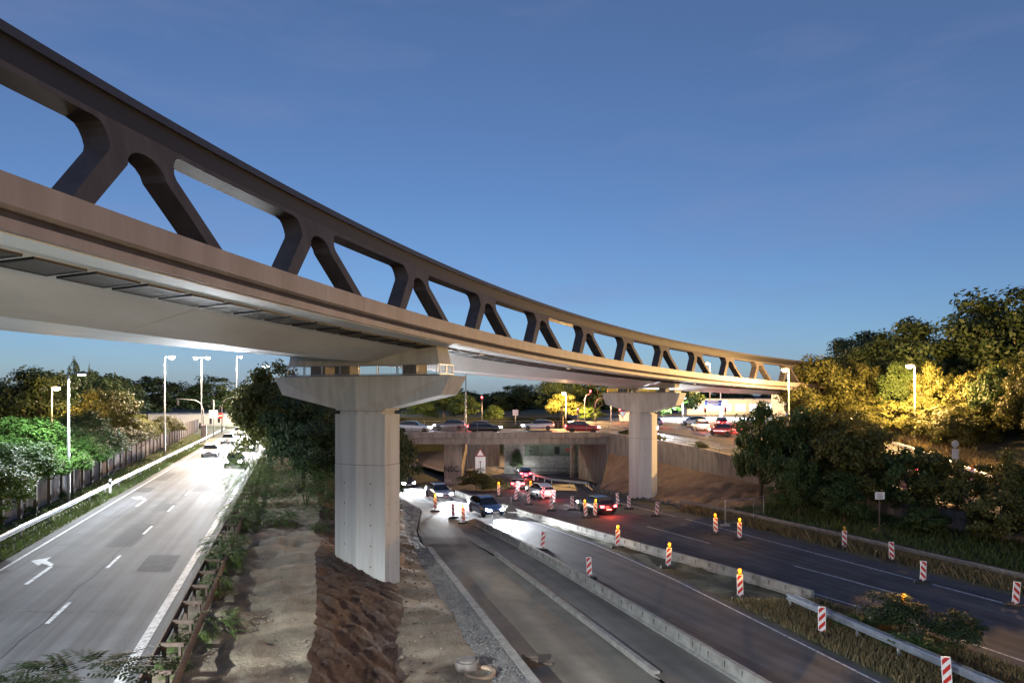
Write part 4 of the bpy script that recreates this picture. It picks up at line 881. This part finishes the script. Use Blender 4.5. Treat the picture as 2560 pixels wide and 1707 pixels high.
# rubble along the sand slope foot, gravel bank stones
def stones(name, label, pts, m, n=5):
    mb = MB()
    for x, y, z, s in pts:
        r_ = [s*random.uniform(.6,1.2) for _ in range(6)]
        c = len(mb.v); mb.v += [(x+r_[0],y,z),(x,y+r_[1],z),(x-r_[2],y,z),(x,y-r_[3],z),(x+.1*s,y,z+r_[4]*.8),(x,y,z-r_[5]*.5)]
        for f in ((0,1,4),(1,2,4),(2,3,4),(3,0,4),(1,0,5),(2,1,5),(3,2,5),(0,3,5)): mb.f.append(tuple(c+i for i in f)); mb.m.append(0)
    o = mb.build(name, M[m]); return tag(o, label, 'stones', kind='stuff')
P = []
for _ in range(2600):
    y = random.uniform(17, 43); t = random.random(); P.append((b_gut(y)+(b_k0(y)-b_gut(y))*t, y, (zbot(y)-.25)*(1-t)+zk(y)*t+.01, random.uniform(.02,.06)))
stones('bank_gravel', 'loose pale gravel on the bank behind the kerb wall', P, 'gravel')
P = []
for _ in range(900):
    y = random.uniform(58, 83); P.append((b_rail(y)+random.gauss(.5,.5), y, zlow(y)+.08, random.uniform(.08,.3)))
stones('slope_rubble', 'dark rubble heaped along the foot of the sand slope', P, 'slab2')
P = []
for _ in range(260):
    y = random.uniform(16, 42); t = random.random(); P.append((b_top(y)+(b_gut(y)-b_top(y))*t, y, (ztop(y)+(zbot(y)-ztop(y))*min(1, t*(b_gut(y)-b_top(y))/max(.1,(b_bot(y)-b_top(y)))))+.02, random.uniform(.02,.09)))
stones('soil_clods', 'scattered clods and stones on the earth slope and dirt bench', P, 'soil_dark')

P = []
for _ in range(700):
    y = random.uniform(14, 44); t = random.random()
    if random.random() < .6: P.append((b_roadR(y)+1+(b_top(y)-b_roadR(y)-1)*t, y, ztop(y)+.04, random.uniform(.015,.06)))
    else: P.append((b_bot(y)+(b_gut(y)-b_bot(y))*t, y, zbot(y)-.25*t+.02, random.uniform(.015,.08)))
stones('path_stones', 'small pale stones strewn over the dirt path and bench', P, 'soil')
# ------------------------------------------------------------------ traffic beacons
def hit(px, py, dz=.12):
    D = 60.0
    for _ in range(30): D = F*(CAMZ-zlow(D)-dz)/(py-YH)
    return ((px-CX)/F*D, D, zlow(D))
def make_beacon(sm, lampm):
    root = thing('warning_beacon', '', 'beacon', (0,0,0), 0, 'red and white beacons along the roadworks')
    MB().loft([[(-.42,-.2,0),(.42,-.2,0),(.42,.2,0),(-.42,.2,0)],[(-.38,-.16,.11),(.38,-.16,.11),(.38,.16,.11),(-.38,.16,.11)]]).build('foot_plate', M['rubber'], root, fix=True)
    MB().box((0,.03,.32), (.05,.04,.5)).build('stem', M['galv'], root)
    mb = MB(); prof = [(-.125,.24),(-.06,.17),(.06,.17),(.125,.24),(.125,1.17),(-.125,1.17)]
    mb.loft([[(x,y,z) for x, z in prof] for y in (-.022,.022)]); bd = mb.build('board', sm, root, fix=True)
    mf = MB()
    for x in (-.133,.133): mf.box((x,0,.7), (.018,.06,.96))
    mf.box((0,0,1.185), (.28,.06,.03)); mf.build('board_frame', M['white'], bd)
    if lampm:
        MB().box((0,0,1.265), (.15,.09,.13)).build('lamp_box', M['amberoff'], root)
        MB().lathe([(.07,0),(.085,.04),(.085,.12),(.06,.155),(.02,.165)], 14, (0,0,1.335)).build('lamp_lens', lampm, root, smooth=True)
    return root
protos = {}; usedp = {}; pend = []
def beacon(px, py, label, st='str1', lm=None, X=None, rz=0.0):
    k = (st, lm)
    if k not in protos: protos[k] = make_beacon(M[st], M[lm] if lm else None); usedp[k] = False
    p = X or hit(px, py)
    o = put(protos[k], usedp[k], p, rz if rz else -math.atan2(p[0], p[1])*.5, label); usedp[k] = True
    o.rotation_euler[0] = random.gauss(0,.025); o.rotation_euler[1] = random.gauss(0,.035)
    if lm == 'amber':
        ld = bpy.data.lights.new('lamp_light', 'POINT'); ld.energy = 22; ld.color = (1,.5,.08); ld.shadow_soft_size = .08
        pend.append((o, ld))
B = [(1474,1441,'striped beacon behind the near barrier, second from the camera','str2',None),(1355,1370,'striped beacon behind the near barrier, third from the camera','str2',None),(1989,1800,'largest striped beacon at the bottom edge behind the near barrier','str1',None),
 (1544,1365,'lit amber beacon before the middle barrier, farthest of three','str2','amber'),(1670,1415,'lit amber beacon before the middle barrier, middle of three','str2','amber'),(1851,1491,'lit amber beacon before the middle barrier, nearest of three','str2','amber'),
 (2055,1581,'brownish striped beacon at the median grass edge','str2',None),(2370,1722,'striped beacon at the median grass by the bottom right','str2',None),
 (1247,1238,'lit amber beacon beside the round bush','str2','amber'),(1295,1227,'beacon right behind the lit one by the round bush','str1',None),(1289,1249,'beacon on a foot plate, second right of the round bush','str2',None),
 (1328,1235,'lit amber beacon at the left of the red lane, farthest one','str1','amber'),(1322,1258,'beacon third right of the round bush, standing lower','str2',None),(1357,1246,'beacon in the central cluster, left of a close pair','str1',None),
 (1384,1255,'rear beacon of the close pair in the central cluster','str1',None),(1379,1273,'front beacon of the close pair in the central cluster','str2',None),(1430,1271,'single beacon between the close pair and the two lit ones','str1',None),
 (1465,1291,'left of two lit amber beacons side by side','str2','amber'),(1487,1289,'right of two lit amber beacons side by side','str1','amber'),(1300,1191,'small far beacon near the overpass, left one','str1',None),(1334,1201,'small far beacon near the overpass, right one','str1',None),
 (1088,1274,'lit beacon at the left edge of the oncoming lane, farthest of three','str1','amber'),(1134,1291,'unlit beacon between two lit ones left of the oncoming lane','str1',None),(1159,1304,'lit beacon left of the oncoming lane, nearest of three','str1','amber'),
 (1545,1261,'white beacon below the far pier, leftmost of three','str1',None),(1572,1269,'white beacon below the far pier, middle of three','str1',None),(1641,1287,'red striped beacon below the far pier, rightmost of three','str1',None),
 (1790,1331,'lit beacon before the construction fence, left one','str1','amber'),(1849,1345,'lit beacon before the construction fence, right one','str1','amber'),(2111,1368,'beacon with yellow lamp before the right guardrail','str1','amberoff'),
 (2230,1399,'beacon before the right guardrail, second from the lamp one','str1',None),(2307,1452,'beacon before the right guardrail, third from the lamp one','str1',None),(2538,1510,'beacon before the right guardrail at the picture edge','str1',None),(2257,1562,'beacon with amber lamp hidden behind the median bush','str1','amber')]
for px, py, lb, st, lm in B: beacon(px, py, lb, st, lm)
beacon(0,0,'beacon on the upper ramp, left one',X=((2325-CX)/F*61, 61, z_ramp(61)), st='str1'); beacon(0,0,'beacon with lamp on the upper ramp, right one',X=((2428-CX)/F*56, 56, z_ramp(56)), st='str2', lm='amberoff')
# chevron board under the overpass
p = hit(1382,1181); root = thing('chevron_board', 'red and white chevron board on the dark road under the overpass', 'road sign', p)
for s, st in ((-1,'str1'),(1,'str2')): MB().box((s*.24,0,.8), (.42,.04,1.35)).build('board', M[st], root)
MB().box((0,.08,.08), (.9,.4,.14)).build('foot_plate', M['rubber'], root)

for o, ld in pend:          # the small flashing lamps' own light, in front of each lens
    lo = bpy.data.objects.new('lamp_light', ld); COL.objects.link(lo); lo.parent = o; lo.location = (0, -.25, 1.5)
# ------------------------------------------------------------------ signs
def post_sign(name, label, base, h, shapes, m='galv', rz=0.0, cat='road sign', rad=.035):
    root = thing(name, label, cat, base, rz); MB().tube([(0,0,-.2),(0,0,h)], rad, 8).build('post', M[m], root, smooth=True)
    for nm, kind, z, a, b, mm in shapes:
        mb = MB()
        if kind == 'tri': pts = [(-a,z),(a,z),(0,z+1.73*a)]
        elif kind == 'itri': pts = [(-a,z+1.73*a),(0,z),(a,z+1.73*a)]
        elif kind == 'disc': pts = [(a*math.cos(t),z+a*math.sin(t)) for t in np.linspace(0,2*math.pi,20,endpoint=False)]
        else: pts = [(-a,z-b),(a,z-b),(a,z+b),(-a,z+b)]
        off = -.05-.012*len(root.children)
        mb.loft([[(x,off,zz_) for x, zz_ in pts],[(x,off-.01,zz_) for x, zz_ in pts]]); mb.build(nm, M[mm], root, fix=True)
    return root
p = hit(1278,1338,0); post_sign('road_sign', 'grey back of a triangular road sign on a thin post between the barriers', p, 2.75, [('sign_plate','tri',1.7,.45,0,'galvold'),('extra_plate','rect',1.42,.42,.2,'galvold')])
p = hit(1231,1318,0); post_sign('marker_post', 'thin grey marker post beside the oncoming lane before the sloping barrier end', p, 1.25, [('reflector','rect',1.05,.05,.12,'rust')], cat='post')
zz_ = zlow(84); ro = post_sign('road_sign', 'white lane-shift sign with a triangle on top in front of the overpass', (-3.85,83,zz_), 4.3, [('white_board','rect',2.6,.62,1.0,'white'),('arrow_shaft','rect',2.55,.04,.5,'black'),('warning_plate','tri',3.65,.55,0,'red'),('warning_face','tri',3.75,.4,0,'white'),('arrow_tip','rect',3.0,.12,.06,'black')])
MB().box((0,-.05,1.0), (.45,.1,.9)).build('lower_board', M['white'], ro)
p = (25.4, 47.2, zlow(47)+.1); ro = post_sign('information_board', 'white information board on a red-brown post behind the right guardrail', p, 3.0, [('board','rect',2.95,.33,.25,'white')], 'rust', cat='sign', rad=.05)
for i, (zz_, wv) in enumerate(((3.1,.4),(3.02,.34),(2.94,.44),(2.86,.38),(2.8,.42))): MB().box((0,-.085,zz_), (wv,.006,.022)).build('text_line', M['ink'], ro)
p = ((2387-CX)/F*60, 60, z_ramp(60)+.05); post_sign('road_sign', 'oval sign above a tall narrow board beside the ramp guardrail', p, 2.6, [('disc_sign','disc',2.4,.32,0,'galv'),('narrow_board','rect',1.4,.3,.55,'galv')])
post_sign('delineator', 'white delineator post with black band behind the left guardrail', (-30.6,52,ZL), .2, [], cat='post')
MB().loft([[(-.07,-.06,0),(.07,-.06,0),(.07,.06,0),(-.07,.06,0)],[(-.07,-.06,1.05),(.07,-.06,1.05),(.06,.05,1.12),(-.06,.05,1.12)]]).build('body', M['white'], bpy.data.objects['delineator'], fix=True)
MB().box((0,0,.8), (.145,.125,.22)).build('band', M['black'], bpy.data.objects['delineator'])
post_sign('road_sign', 'back of a triangular sign with round sign below at the end of the left guardrail', (-51.6,102,ZL), 3.3, [('sign_plate','tri',2.2,.6,0,'rust'),('round_plate','disc',1.6,.45,0,'rust')])
post_sign('road_sign', 'red no-entry disc on the right signal post at the left junction', (-56.3,132,ZL), 3.6, [('disc_red','disc',3.5,.55,0,'red'),('white_bar','rect',3.5,.4,.09,'white')])
# traffic signals
def signal(name, label, base, h, arm, heads, m='pole', lit=True):
    root = thing(name, label, 'traffic light', base)
    pts = [(0,0,0),(0,0,h*.75),(arm*.1,0,h*.92),(arm*.3,0,h),(arm,0,h+.25)] if arm else [(0,0,0),(0,0,h)]
    MB().tube(pts, [.1,.09,.08,.07,.05][:len(pts)] if arm else .08, 8).build('mast', M[m], root, smooth=True)
    for hx, hz, on in heads:
        hb = MB().box((hx,0,hz), (.34,.3,1.0)).build('signal_head', M['black'], root)
        for i, dz in enumerate((.31,0,-.31)):
            mm = 'redlamp' if (on and i == 0) else 'black'
            MB().lathe([(.11,0),(.1,.03)], 12).build('signal_lens', M[mm], hb).matrix_local = Matrix.Translation((hx,-.155,hz+dz))@Matrix.Rotation(R(90),4,'X')
            MB().tube([(hx,-.15,hz+dz+.11),(hx,-.32,hz+dz+.09)], .12, 8, cap=False).build('signal_hood', M['black'], hb)
        if on:
            ld = bpy.data.lights.new('lamp_light','POINT'); ld.energy = 350; ld.color = (1,.08,.1); ld.shadow_soft_size = .1
            lo = bpy.data.objects.new('lamp_light', ld); COL.objects.link(lo); lo.parent = hb; lo.location = (hx,-.5,hz+.31)
    return root
signal('traffic_signal','signal mast with a long arm to the left beside the double-headed lamp',(-52.9,117,ZL),6.6,-4.6,[(-4.4,6.2,False),(-.5,2.2,False)])
signal('traffic_signal','curved signal mast reaching right at the left junction',(-56.5,133,ZL),7.0,4.6,[(-.5,4.6,False),(-.6,2.6,False)])
signal('traffic_signal','straight signal post with white plate at the left junction island',(-52.0,119,ZL),6.6,0,[(-.2,6.1,False),(-.5,2.9,False)])
MB().box((0,-.1,4.2), (1.5,.06,1.2)).build('white_plate', M['white'], [o for o in bpy.data.objects if o.get('label','').startswith('straight signal post')][0])
tag(MB().lathe([(.45,0),(.45,2.0),(.47,2.02),(.47,2.5),(.42,2.6)],16).build('utility_cabinet', M['galvold'], loc=(-50.6,112,ZL), smooth=False), 'dark round advertising column cabinet on the left junction island', 'cabinet')
signal('traffic_signal','red signal glowing left behind the overpass',(-5.2,118,5.0),4.4,0,[(0,4.3,True)])
signal('traffic_signal','red signal glowing in the middle behind the overpass',(11.2,116,5.0),2.5,0,[(0,2.3,True)])
signal('traffic_signal','red signal glowing just left of the far pier',(18.6,118,5.0),2.6,0,[(0,2.2,True)])
signal('traffic_signal','bright red signal right of the far pier',(33.4,118,5.2),2.8,0,[(0,2.3,True)])
signal('traffic_signal','second red signal right of the far pier, beside the blue sign',(37.5,120,5.2),2.8,0,[(0,2.4,True)])
signal('traffic_signal','thin curved signal mast behind the overpass in the middle',(12.8,120,5.0),5.0,1.2,[(1.0,5.4,True)])
signal('traffic_signal','curved mast reaching right behind the overpass',(14.6,120,5.0),4.4,2.6,[(.0,2.3,False)])
signal('traffic_signal','signal head on an arm left of the yellow direction sign',(24.4,119,5.0),5.4,-3.0,[(-2.9,5.5,True)])
# direction signs
root = thing('direction_sign', 'large yellow direction sign behind the cap of the far pier', 'direction sign', (19.6,112,5.2))
for x in (-3.3, 3.3): MB().tube([(x,.1,0),(x,.1,5.7)], .09, 8).build('post', M['galv'], root)
MB().box((0,0,4.55), (7.9,.08,2.5)).build('panel', M['yellow'], root)
MB().box((0,-.045,4.55), (7.6,.006,.05)).build('divider', M['black'], root)
root = thing('direction_sign', 'small blue direction sign with white lettering on a white pole', 'direction sign', (41.6,136,5.2))
MB().tube([(0,.1,0),(0,.1,6.4)], .12, 8).build('post', M['white'], root)
for i, (z, mm) in enumerate(((3.5,'blue'),(2.9,'blue'),(2.35,'white'))):
    b_ = MB().box((-1.5,0,z), (3.4,.08,.55)).build('panel', M[mm], root)
    MB().box((-1.6,-.045,z), (2.2,.006,.16)).build('lettering', M['white' if mm == 'blue' else 'ink'], b_)
post_sign('road_sign','round blue sign with white arrow left of the far pier',(20.0,116,5.0),4.4,[('disc_blue','disc',3.9,.55,0,'blue'),('arrow','rect',3.9,.07,.35,'white')])
post_sign('road_sign','give-way triangle sign behind the overpass left of the far pier',(17.2,106,5.0),2.6,[('triangle_red','itri',1.3,.75,0,'red'),('triangle_white','itri',1.5,.52,0,'white')])
post_sign('road_sign','small white sign plate behind the overpass near the green bush',(.6,120,5.0),2.4,[('plate','rect',1.9,.5,.5,'white')])
post_sign('road_sign','round dark blue sign on a pole under the far end of the truss bridge',(57,126,5.2),4.2,[('disc_blue','disc',3.6,.75,0,'blue')])
tag(MB().box((0,0,.9),(1.6,.8,1.8)).box((0,-.02,1.84),(1.7,.9,.08)).box((.4,-.41,.9),(.03,.02,1.5)).build('utility_cabinet', M['white'], loc=(20.4,124,5.0)), 'white utility cabinet behind the overpass left of the far pier', 'cabinet')
# ------------------------------------------------------------------ buildings
def ribbed(name, label, loc, L, H, Dp, cat, rz=0.0):
    root = thing(name, label, cat, loc, rz)
    n = int(L/2.4)
    for i in range(n):
        mb = MB(); x0 = -L/2+i*L/n; mb.box((x0+L/n/2,0,H/2), (L/n-.03,Dp,H)); mb.build('wall_panel', M['white'], root)
    mr = MB().box((0,0,H+.06), (L+.2,Dp+.2,.12)); mr.build('roof', M['galv'], root)
    return root
ribbed('site_container', 'long white site container behind the signals at the left junction', (-74,160,3.0), 22, 2.5, 2.6, 'container', R(-4))
b_ = ribbed('white_hall', 'low white hall lit from outside beyond the far road, right of the blue sign', (55,168,5.2), 26, 3.8, 9, 'building')
for i in range(7): MB().box((-10.5+i*3.4,-4.53,1.8), (2.3,.06,1.6)).build('window', M['winlit'], b_)
b_ = ribbed('office_block', 'pale building with window bands under the far end of the truss bridge', (62,150,5.2), 7, 6.8, 8, 'building')
for k in range(2):
    for i in range(3): MB().box((-2.2+i*2.2,-4.03,2.2+k*2.6), (1.7,.05,1.2)).build('window', M['glass'], b_)
# ------------------------------------------------------------------ small site things
root = thing('construction_fence', 'bent mobile construction fence panels beside the outbound road', 'fence', (17.6,52.2,zlow(52)))
for (x0,y0,x1,y1) in ((-1.3,0,1.2,.9),(1.2,.9,2.6,2.6)):
    mb = MB()
    for a in ((x0,y0),(x1,y1)): mb.tube([(a[0],a[1],.1),(a[0],a[1],2.0)], .025, 6)
    for z in (.2, 1.95): mb.tube([(x0,y0,z),(x1,y1,z)], .02, 6)
    fr_ = mb.build('panel_frame', M['galv'], root); mw = MB()
    for t in np.linspace(.05,.95,14): mw.tube([(x0+(x1-x0)*t,y0+(y1-y0)*t,.2),(x0+(x1-x0)*t,y0+(y1-y0)*t,1.95)], .006, 4)
    for z in np.linspace(.5,1.7,5): mw.tube([(x0,y0,z),(x1,y1,z)], .006, 4)
    mw.build('wire_mesh', M['galvold'], fr_)
for x, y in ((-1.3,0),(1.2,.9),(2.6,2.6)): MB().box((x,y,.07),(.7,.25,.14)).build('foot_block', M['concrete'], root)
def ring(name, label, loc, R1, R0, h, m, lid=False):
    root = thing(name, label, 'concrete ring' if not lid else 'manhole', loc)
    MB().lathe([(R0,-.4),(R1,-.4),(R1,h),(R0,h),(R0,-.3)], 28).build('ring', M[m], root, smooth=False)
    if lid: MB().lathe([(R0*.98,0),(R0*.98,h+.05),(R0*.5,h+.055)], 24).build('cover', M['wallc'], root)
    return root
ring('manhole_ring','round manhole ring with concrete cover on the dirt bench',(-1.55,23.6,.62),.42,.3,.22,'wallc',True)
ring('clay_ring','half-buried pale clay ring beside the manhole',(-1.1,23.2,.42),.55,.42,.2,'clay')
ring('concrete_pipe','short pale pipe ring standing in the weeds right of the near pier',(-6.7,38.6,.35),.6,.48,.62,'clay')
# ------------------------------------------------------------------ traffic
def make_car(color, van=False):
    root = thing('car', '', 'car'); pm_ = mat('car_paint', color, .28, metal=.35, var=.04, coat=.6)
    L, W2, Hr = (4.9,.95,1.95) if van else (4.4,.88,1.46)
    # stations: x, sill half width, belt half width, z bottom, z belt
    st = [(-L/2,.72*W2,.6,.42,.62),(-L/2+.12,.9*W2,.84,.3,.78),(-L/2+.6,W2,.95,.22,.86),(-L/2+1.3,W2,.97,.2,.93),(0,W2,.98,.2,.97),(L/2-1.2,W2,.97,.2,1.0),(L/2-.5,.98*W2,.95,.22,1.03),(L/2-.1,.9*W2,.88,.3,1.0),(L/2,.8*W2,.7,.42,.92)]
    mb = MB(); rings = []
    for x, sw, bf, z0, z1 in st:
        bw = W2*bf; zm = (z0+z1)/2
        rings.append([(-sw*.92,x,z0),(-sw,x,z0+.1),(-W2*min(1,bf+.03),x,zm+.05),(-bw*.96,x,z1-.04),(-bw*.85,x,z1),(bw*.85,x,z1),(bw*.96,x,z1-.04),(W2*min(1,bf+.03),x,zm+.05),(sw,x,z0+.1),(sw*.92,x,z0)])
    mb.loft(rings); body = mb.build('body', pm_, root, smooth=True, fix=True)
    zr = Hr
    cs = [(-.95,.86,.92,.9),(-.25,.74,zr-.06,.9),(.35,.72,zr,.9),(1.1,.72,zr-.03,.9),(1.75,.76,1.25 if not van else zr-.1,.9),(2.05,.8,1.0,.9)] if not van else [(-1.75,.9,.92,.9),(-1.1,.8,zr-.1,.9),(-.6,.8,zr,.9),(2.0,.8,zr-.02,.9),(2.35,.82,1.0,.9)]
    mg = MB(); rg = []
    for x, tw_, zt_, _ in cs:
        zt_ = max(zt_, .93); rg.append([(-W2*.92,x,.9),(-W2*tw_-.02,x,.9+(zt_-.9)*.6),(-W2*tw_*.93,x,zt_),(W2*tw_*.93,x,zt_),(W2*tw_+.02,x,.9+(zt_-.9)*.6),(W2*.92,x,.9)])
    mg.loft(rg); mg.build('windows', M['glass'], root, smooth=False, fix=True)
    mr = MB(); rr_ = [[(-W2*tw_*.935,x,zt_-.03),(-W2*tw_*.9,x,zt_+.025),(W2*tw_*.9,x,zt_+.025),(W2*tw_*.935,x,zt_-.03)] for x, tw_, zt_, _ in cs[1:-1]]
    mr.loft(rr_); mr.build('roof', pm_, root, fix=True)
    for y in (-L/2+.85, L/2-.85):
        for s in (-1, 1):
            wb = MB(); wb.lathe([(.2,-.1),(.32,-.1),(.33,-.05),(.33,.05),(.32,.1),(.2,.1)], 18); wo = wb.build('wheel', M['rubber'], root, smooth=False)
            wo.matrix_local = Matrix.Translation((s*(W2-.1), y, .33))@Matrix.Rotation(R(90),4,'Y')
            rb = MB(); rb.lathe([(.06,-.08),(.2,-.1),(.2,.1),(.06,.08)], 12); rb.build('rim', M['galv'], wo)
    for s in (-1, 1):
        MB().loft([[(s*W2*.82,-L/2+.03,.58),(s*W2*.5,-L/2-.02,.58),(s*W2*.5,-L/2-.02,.72),(s*W2*.82,-L/2+.03,.74)],[(s*W2*.9,-L/2+.3,.6),(s*W2*.55,-L/2+.2,.6),(s*W2*.55,-L/2+.2,.74),(s*W2*.9,-L/2+.3,.78)]]).build('headlight', M['head'], root, fix=True)
        MB().loft([[(s*W2*.85,L/2+.01,.72),(s*W2*.52,L/2+.03,.72),(s*W2*.52,L/2+.03,.9),(s*W2*.85,L/2+.0,.92)],[(s*W2*.88,L/2-.2,.72),(s*W2*.6,L/2-.2,.72),(s*W2*.6,L/2-.2,.9),(s*W2*.88,L/2-.2,.92)]]).build('taillight', M['tail'], root, fix=True)
        MB().box((s*(W2+.08),-.75,1.0),(.18,.1,.13)).build('mirror', pm_, root)
    MB().box((0,L/2+.012,.56),(.5,.02,.11)).build('number_plate', M['white'], root); MB().box((0,-L/2-.012,.45),(.5,.02,.11)).build('number_plate', M['white'], root)
    MB().box((0,-L/2+.0,.56),(W2*.8,.03,.1)).build('grille', M['black'], root)
    ld = bpy.data.lights.new('headlight_beam','SPOT'); ld.energy = 1; ld.color = (.9,.95,1); ld.spot_size = R(72); ld.spot_blend = 1; ld.shadow_soft_size = .3
    lo = bpy.data.objects.new('headlight_beam', ld); COL.objects.link(lo); lo.parent = root; lo.location = (0,-L/2-.15,.72); 
    lo.rotation_euler = Vector((0,-1,-.03)).to_track_quat('-Z','Y').to_euler()
    ld2 = bpy.data.lights.new('taillight_glow','POINT'); ld2.energy = 120; ld2.color = (1,.08,.06); ld2.shadow_soft_size = .3
    l2 = bpy.data.objects.new('taillight_glow', ld2); COL.objects.link(l2); l2.parent = root; l2.location = (0,L/2+.35,.75)
    return root, ld
CARC = {'silver':(.42,.43,.45),'black':(.02,.02,.023),'white':(.72,.72,.7),'blue':(.04,.08,.2),'grey':(.14,.145,.15),'red':(.3,.03,.03)}
cprot = {}
dimbeam = None
def dim(o):            # dipped beam for cars driving away or crossing
    global dimbeam
    for ch in o.children:
        if ch.type == 'LIGHT' and ch.data.type == 'SPOT':
            if dimbeam is None: dimbeam = ch.data.copy(); dimbeam.name = 'dipped_beam'
            ch.data = dimbeam
def car(color, fx, Y, zf, toward, label, van=False, beam=1500):
    k = (color, van)
    used = k in cprot
    if not used: cprot[k] = make_car(CARC[color], van)[0]; cprot[k]['group'] = 'cars driving on the roads'
    e = .6; d = Vector((fx(Y+e)-fx(Y-e), 2*e, 0)); ang = math.atan2(d.y, d.x)-R(90)
    if not toward: ang += math.pi
    o = put(cprot[k], used, (fx(Y), Y, zf(Y)+.01), ang, label)
    if not toward: dim(o)
    return o
LL = lambda t: (lambda Y: b_roadL(Y)+t)
cars = [('black',LL(6.9),72,zl,1,'black car with headlights on, nearest car on the left road'),('white',LL(2.9),84,zl,1,'white car in the left lane of the left road, nearest in that lane'),
 ('grey',LL(6.9),92,zl,1,'grey car on the left road below the double-headed lamp'),('silver',LL(2.9),106,zl,1,'silver car far down the left road, left lane'),('blue',LL(6.9),118,zl,1,'blue car far down the left road, right lane'),('white',LL(2.9),128,zl,1,'distant white car on the left road, left lane'),('black',LL(6.9),140,zl,1,'distant black car at the bright end of the left road'),
 ('grey',LL(2.9),158,zl,1,'farthest grey car on the left road, left lane'),('silver',LL(6.9),172,zl,1,'farthest silver car on the left road, right lane')]
WL = lambda Y: b_bar(Y)*.42+b_wr(Y)*.58
cars += [('blue',WL,58,zlow,1,'blue oncoming car nearest the camera, passing the grey sign back'),('silver',WL,69,zlow,1,'silver oncoming car on the bend by the dark trees'),('black',WL,82,zlow,1,'black oncoming car emerging from under the overpass')]
RL = lambda Y: b_rl(Y)*.5+b_rr(Y)*.5
cars += [('black',RL,59,zlow,0,'black car driving away below the far pier'),('white',RL,70,zlow,0,'white car driving away beside the sand slope foot'),('grey',RL,80,zlow,0,'grey car driving away towards the overpass'),('blue',RL,96,zlow,0,'blue car under the overpass')]
zo = lambda Y: 5.2
ZR = lambda t: (lambda Y: b_wall(min(Y,84))*(1-t)+b_ramp(Y)*t)
cars += [('grey',ZR(.55),58,z_ramp,0,'grey car with tail lights on the upper ramp near the young tree'),('silver',ZR(.5),72,z_ramp,0,'silver car on the ramp behind the slope trees, nearest one'),('red',ZR(.5),82,z_ramp,0,'red car on the ramp behind the slope trees, second one'),('white',ZR(.5),92,z_ramp,0,'white car queueing on the ramp, third behind the trees'),('black',ZR(.65),101,z_ramp,0,'black car queueing on the ramp, farthest one'),('white',ZR(.22),88,z_ramp,1,'white car with headlights turning onto the ramp right of the far pier')]
for c, fx, Y, zf, tw_, lb in cars: car(c, fx, Y, zf, tw_, lb)
for c, x, y, sgn, lb in (('white',-12.5,87.5,1,'white car crossing the overpass right of the near pier'),('black',-3.5,87.5,1,'black car in the middle of the overpass, near lane'),('silver',3.5,93,-1,'silver car on the overpass, far lane'),('red',9,87.5,1,'red car at the right end of the overpass'),('grey',-8.5,93,-1,'grey car on the overpass, far lane, left of the silver one'),('blue',20,101,-1,'blue car waiting behind the far pier'),('silver',27.5,104,-1,'silver car at the junction right of the far pier')):
    k = (c, False); o = put(cprot[k], True, (x, y, 5.21 if y < 98 else 5.31), R(90)*sgn, lb); dim(o)
for l in bpy.data.lights:
    if l.name.startswith('headlight_beam'): l.energy = 22000
    if l.name.startswith('dipped_beam'): l.energy = 900
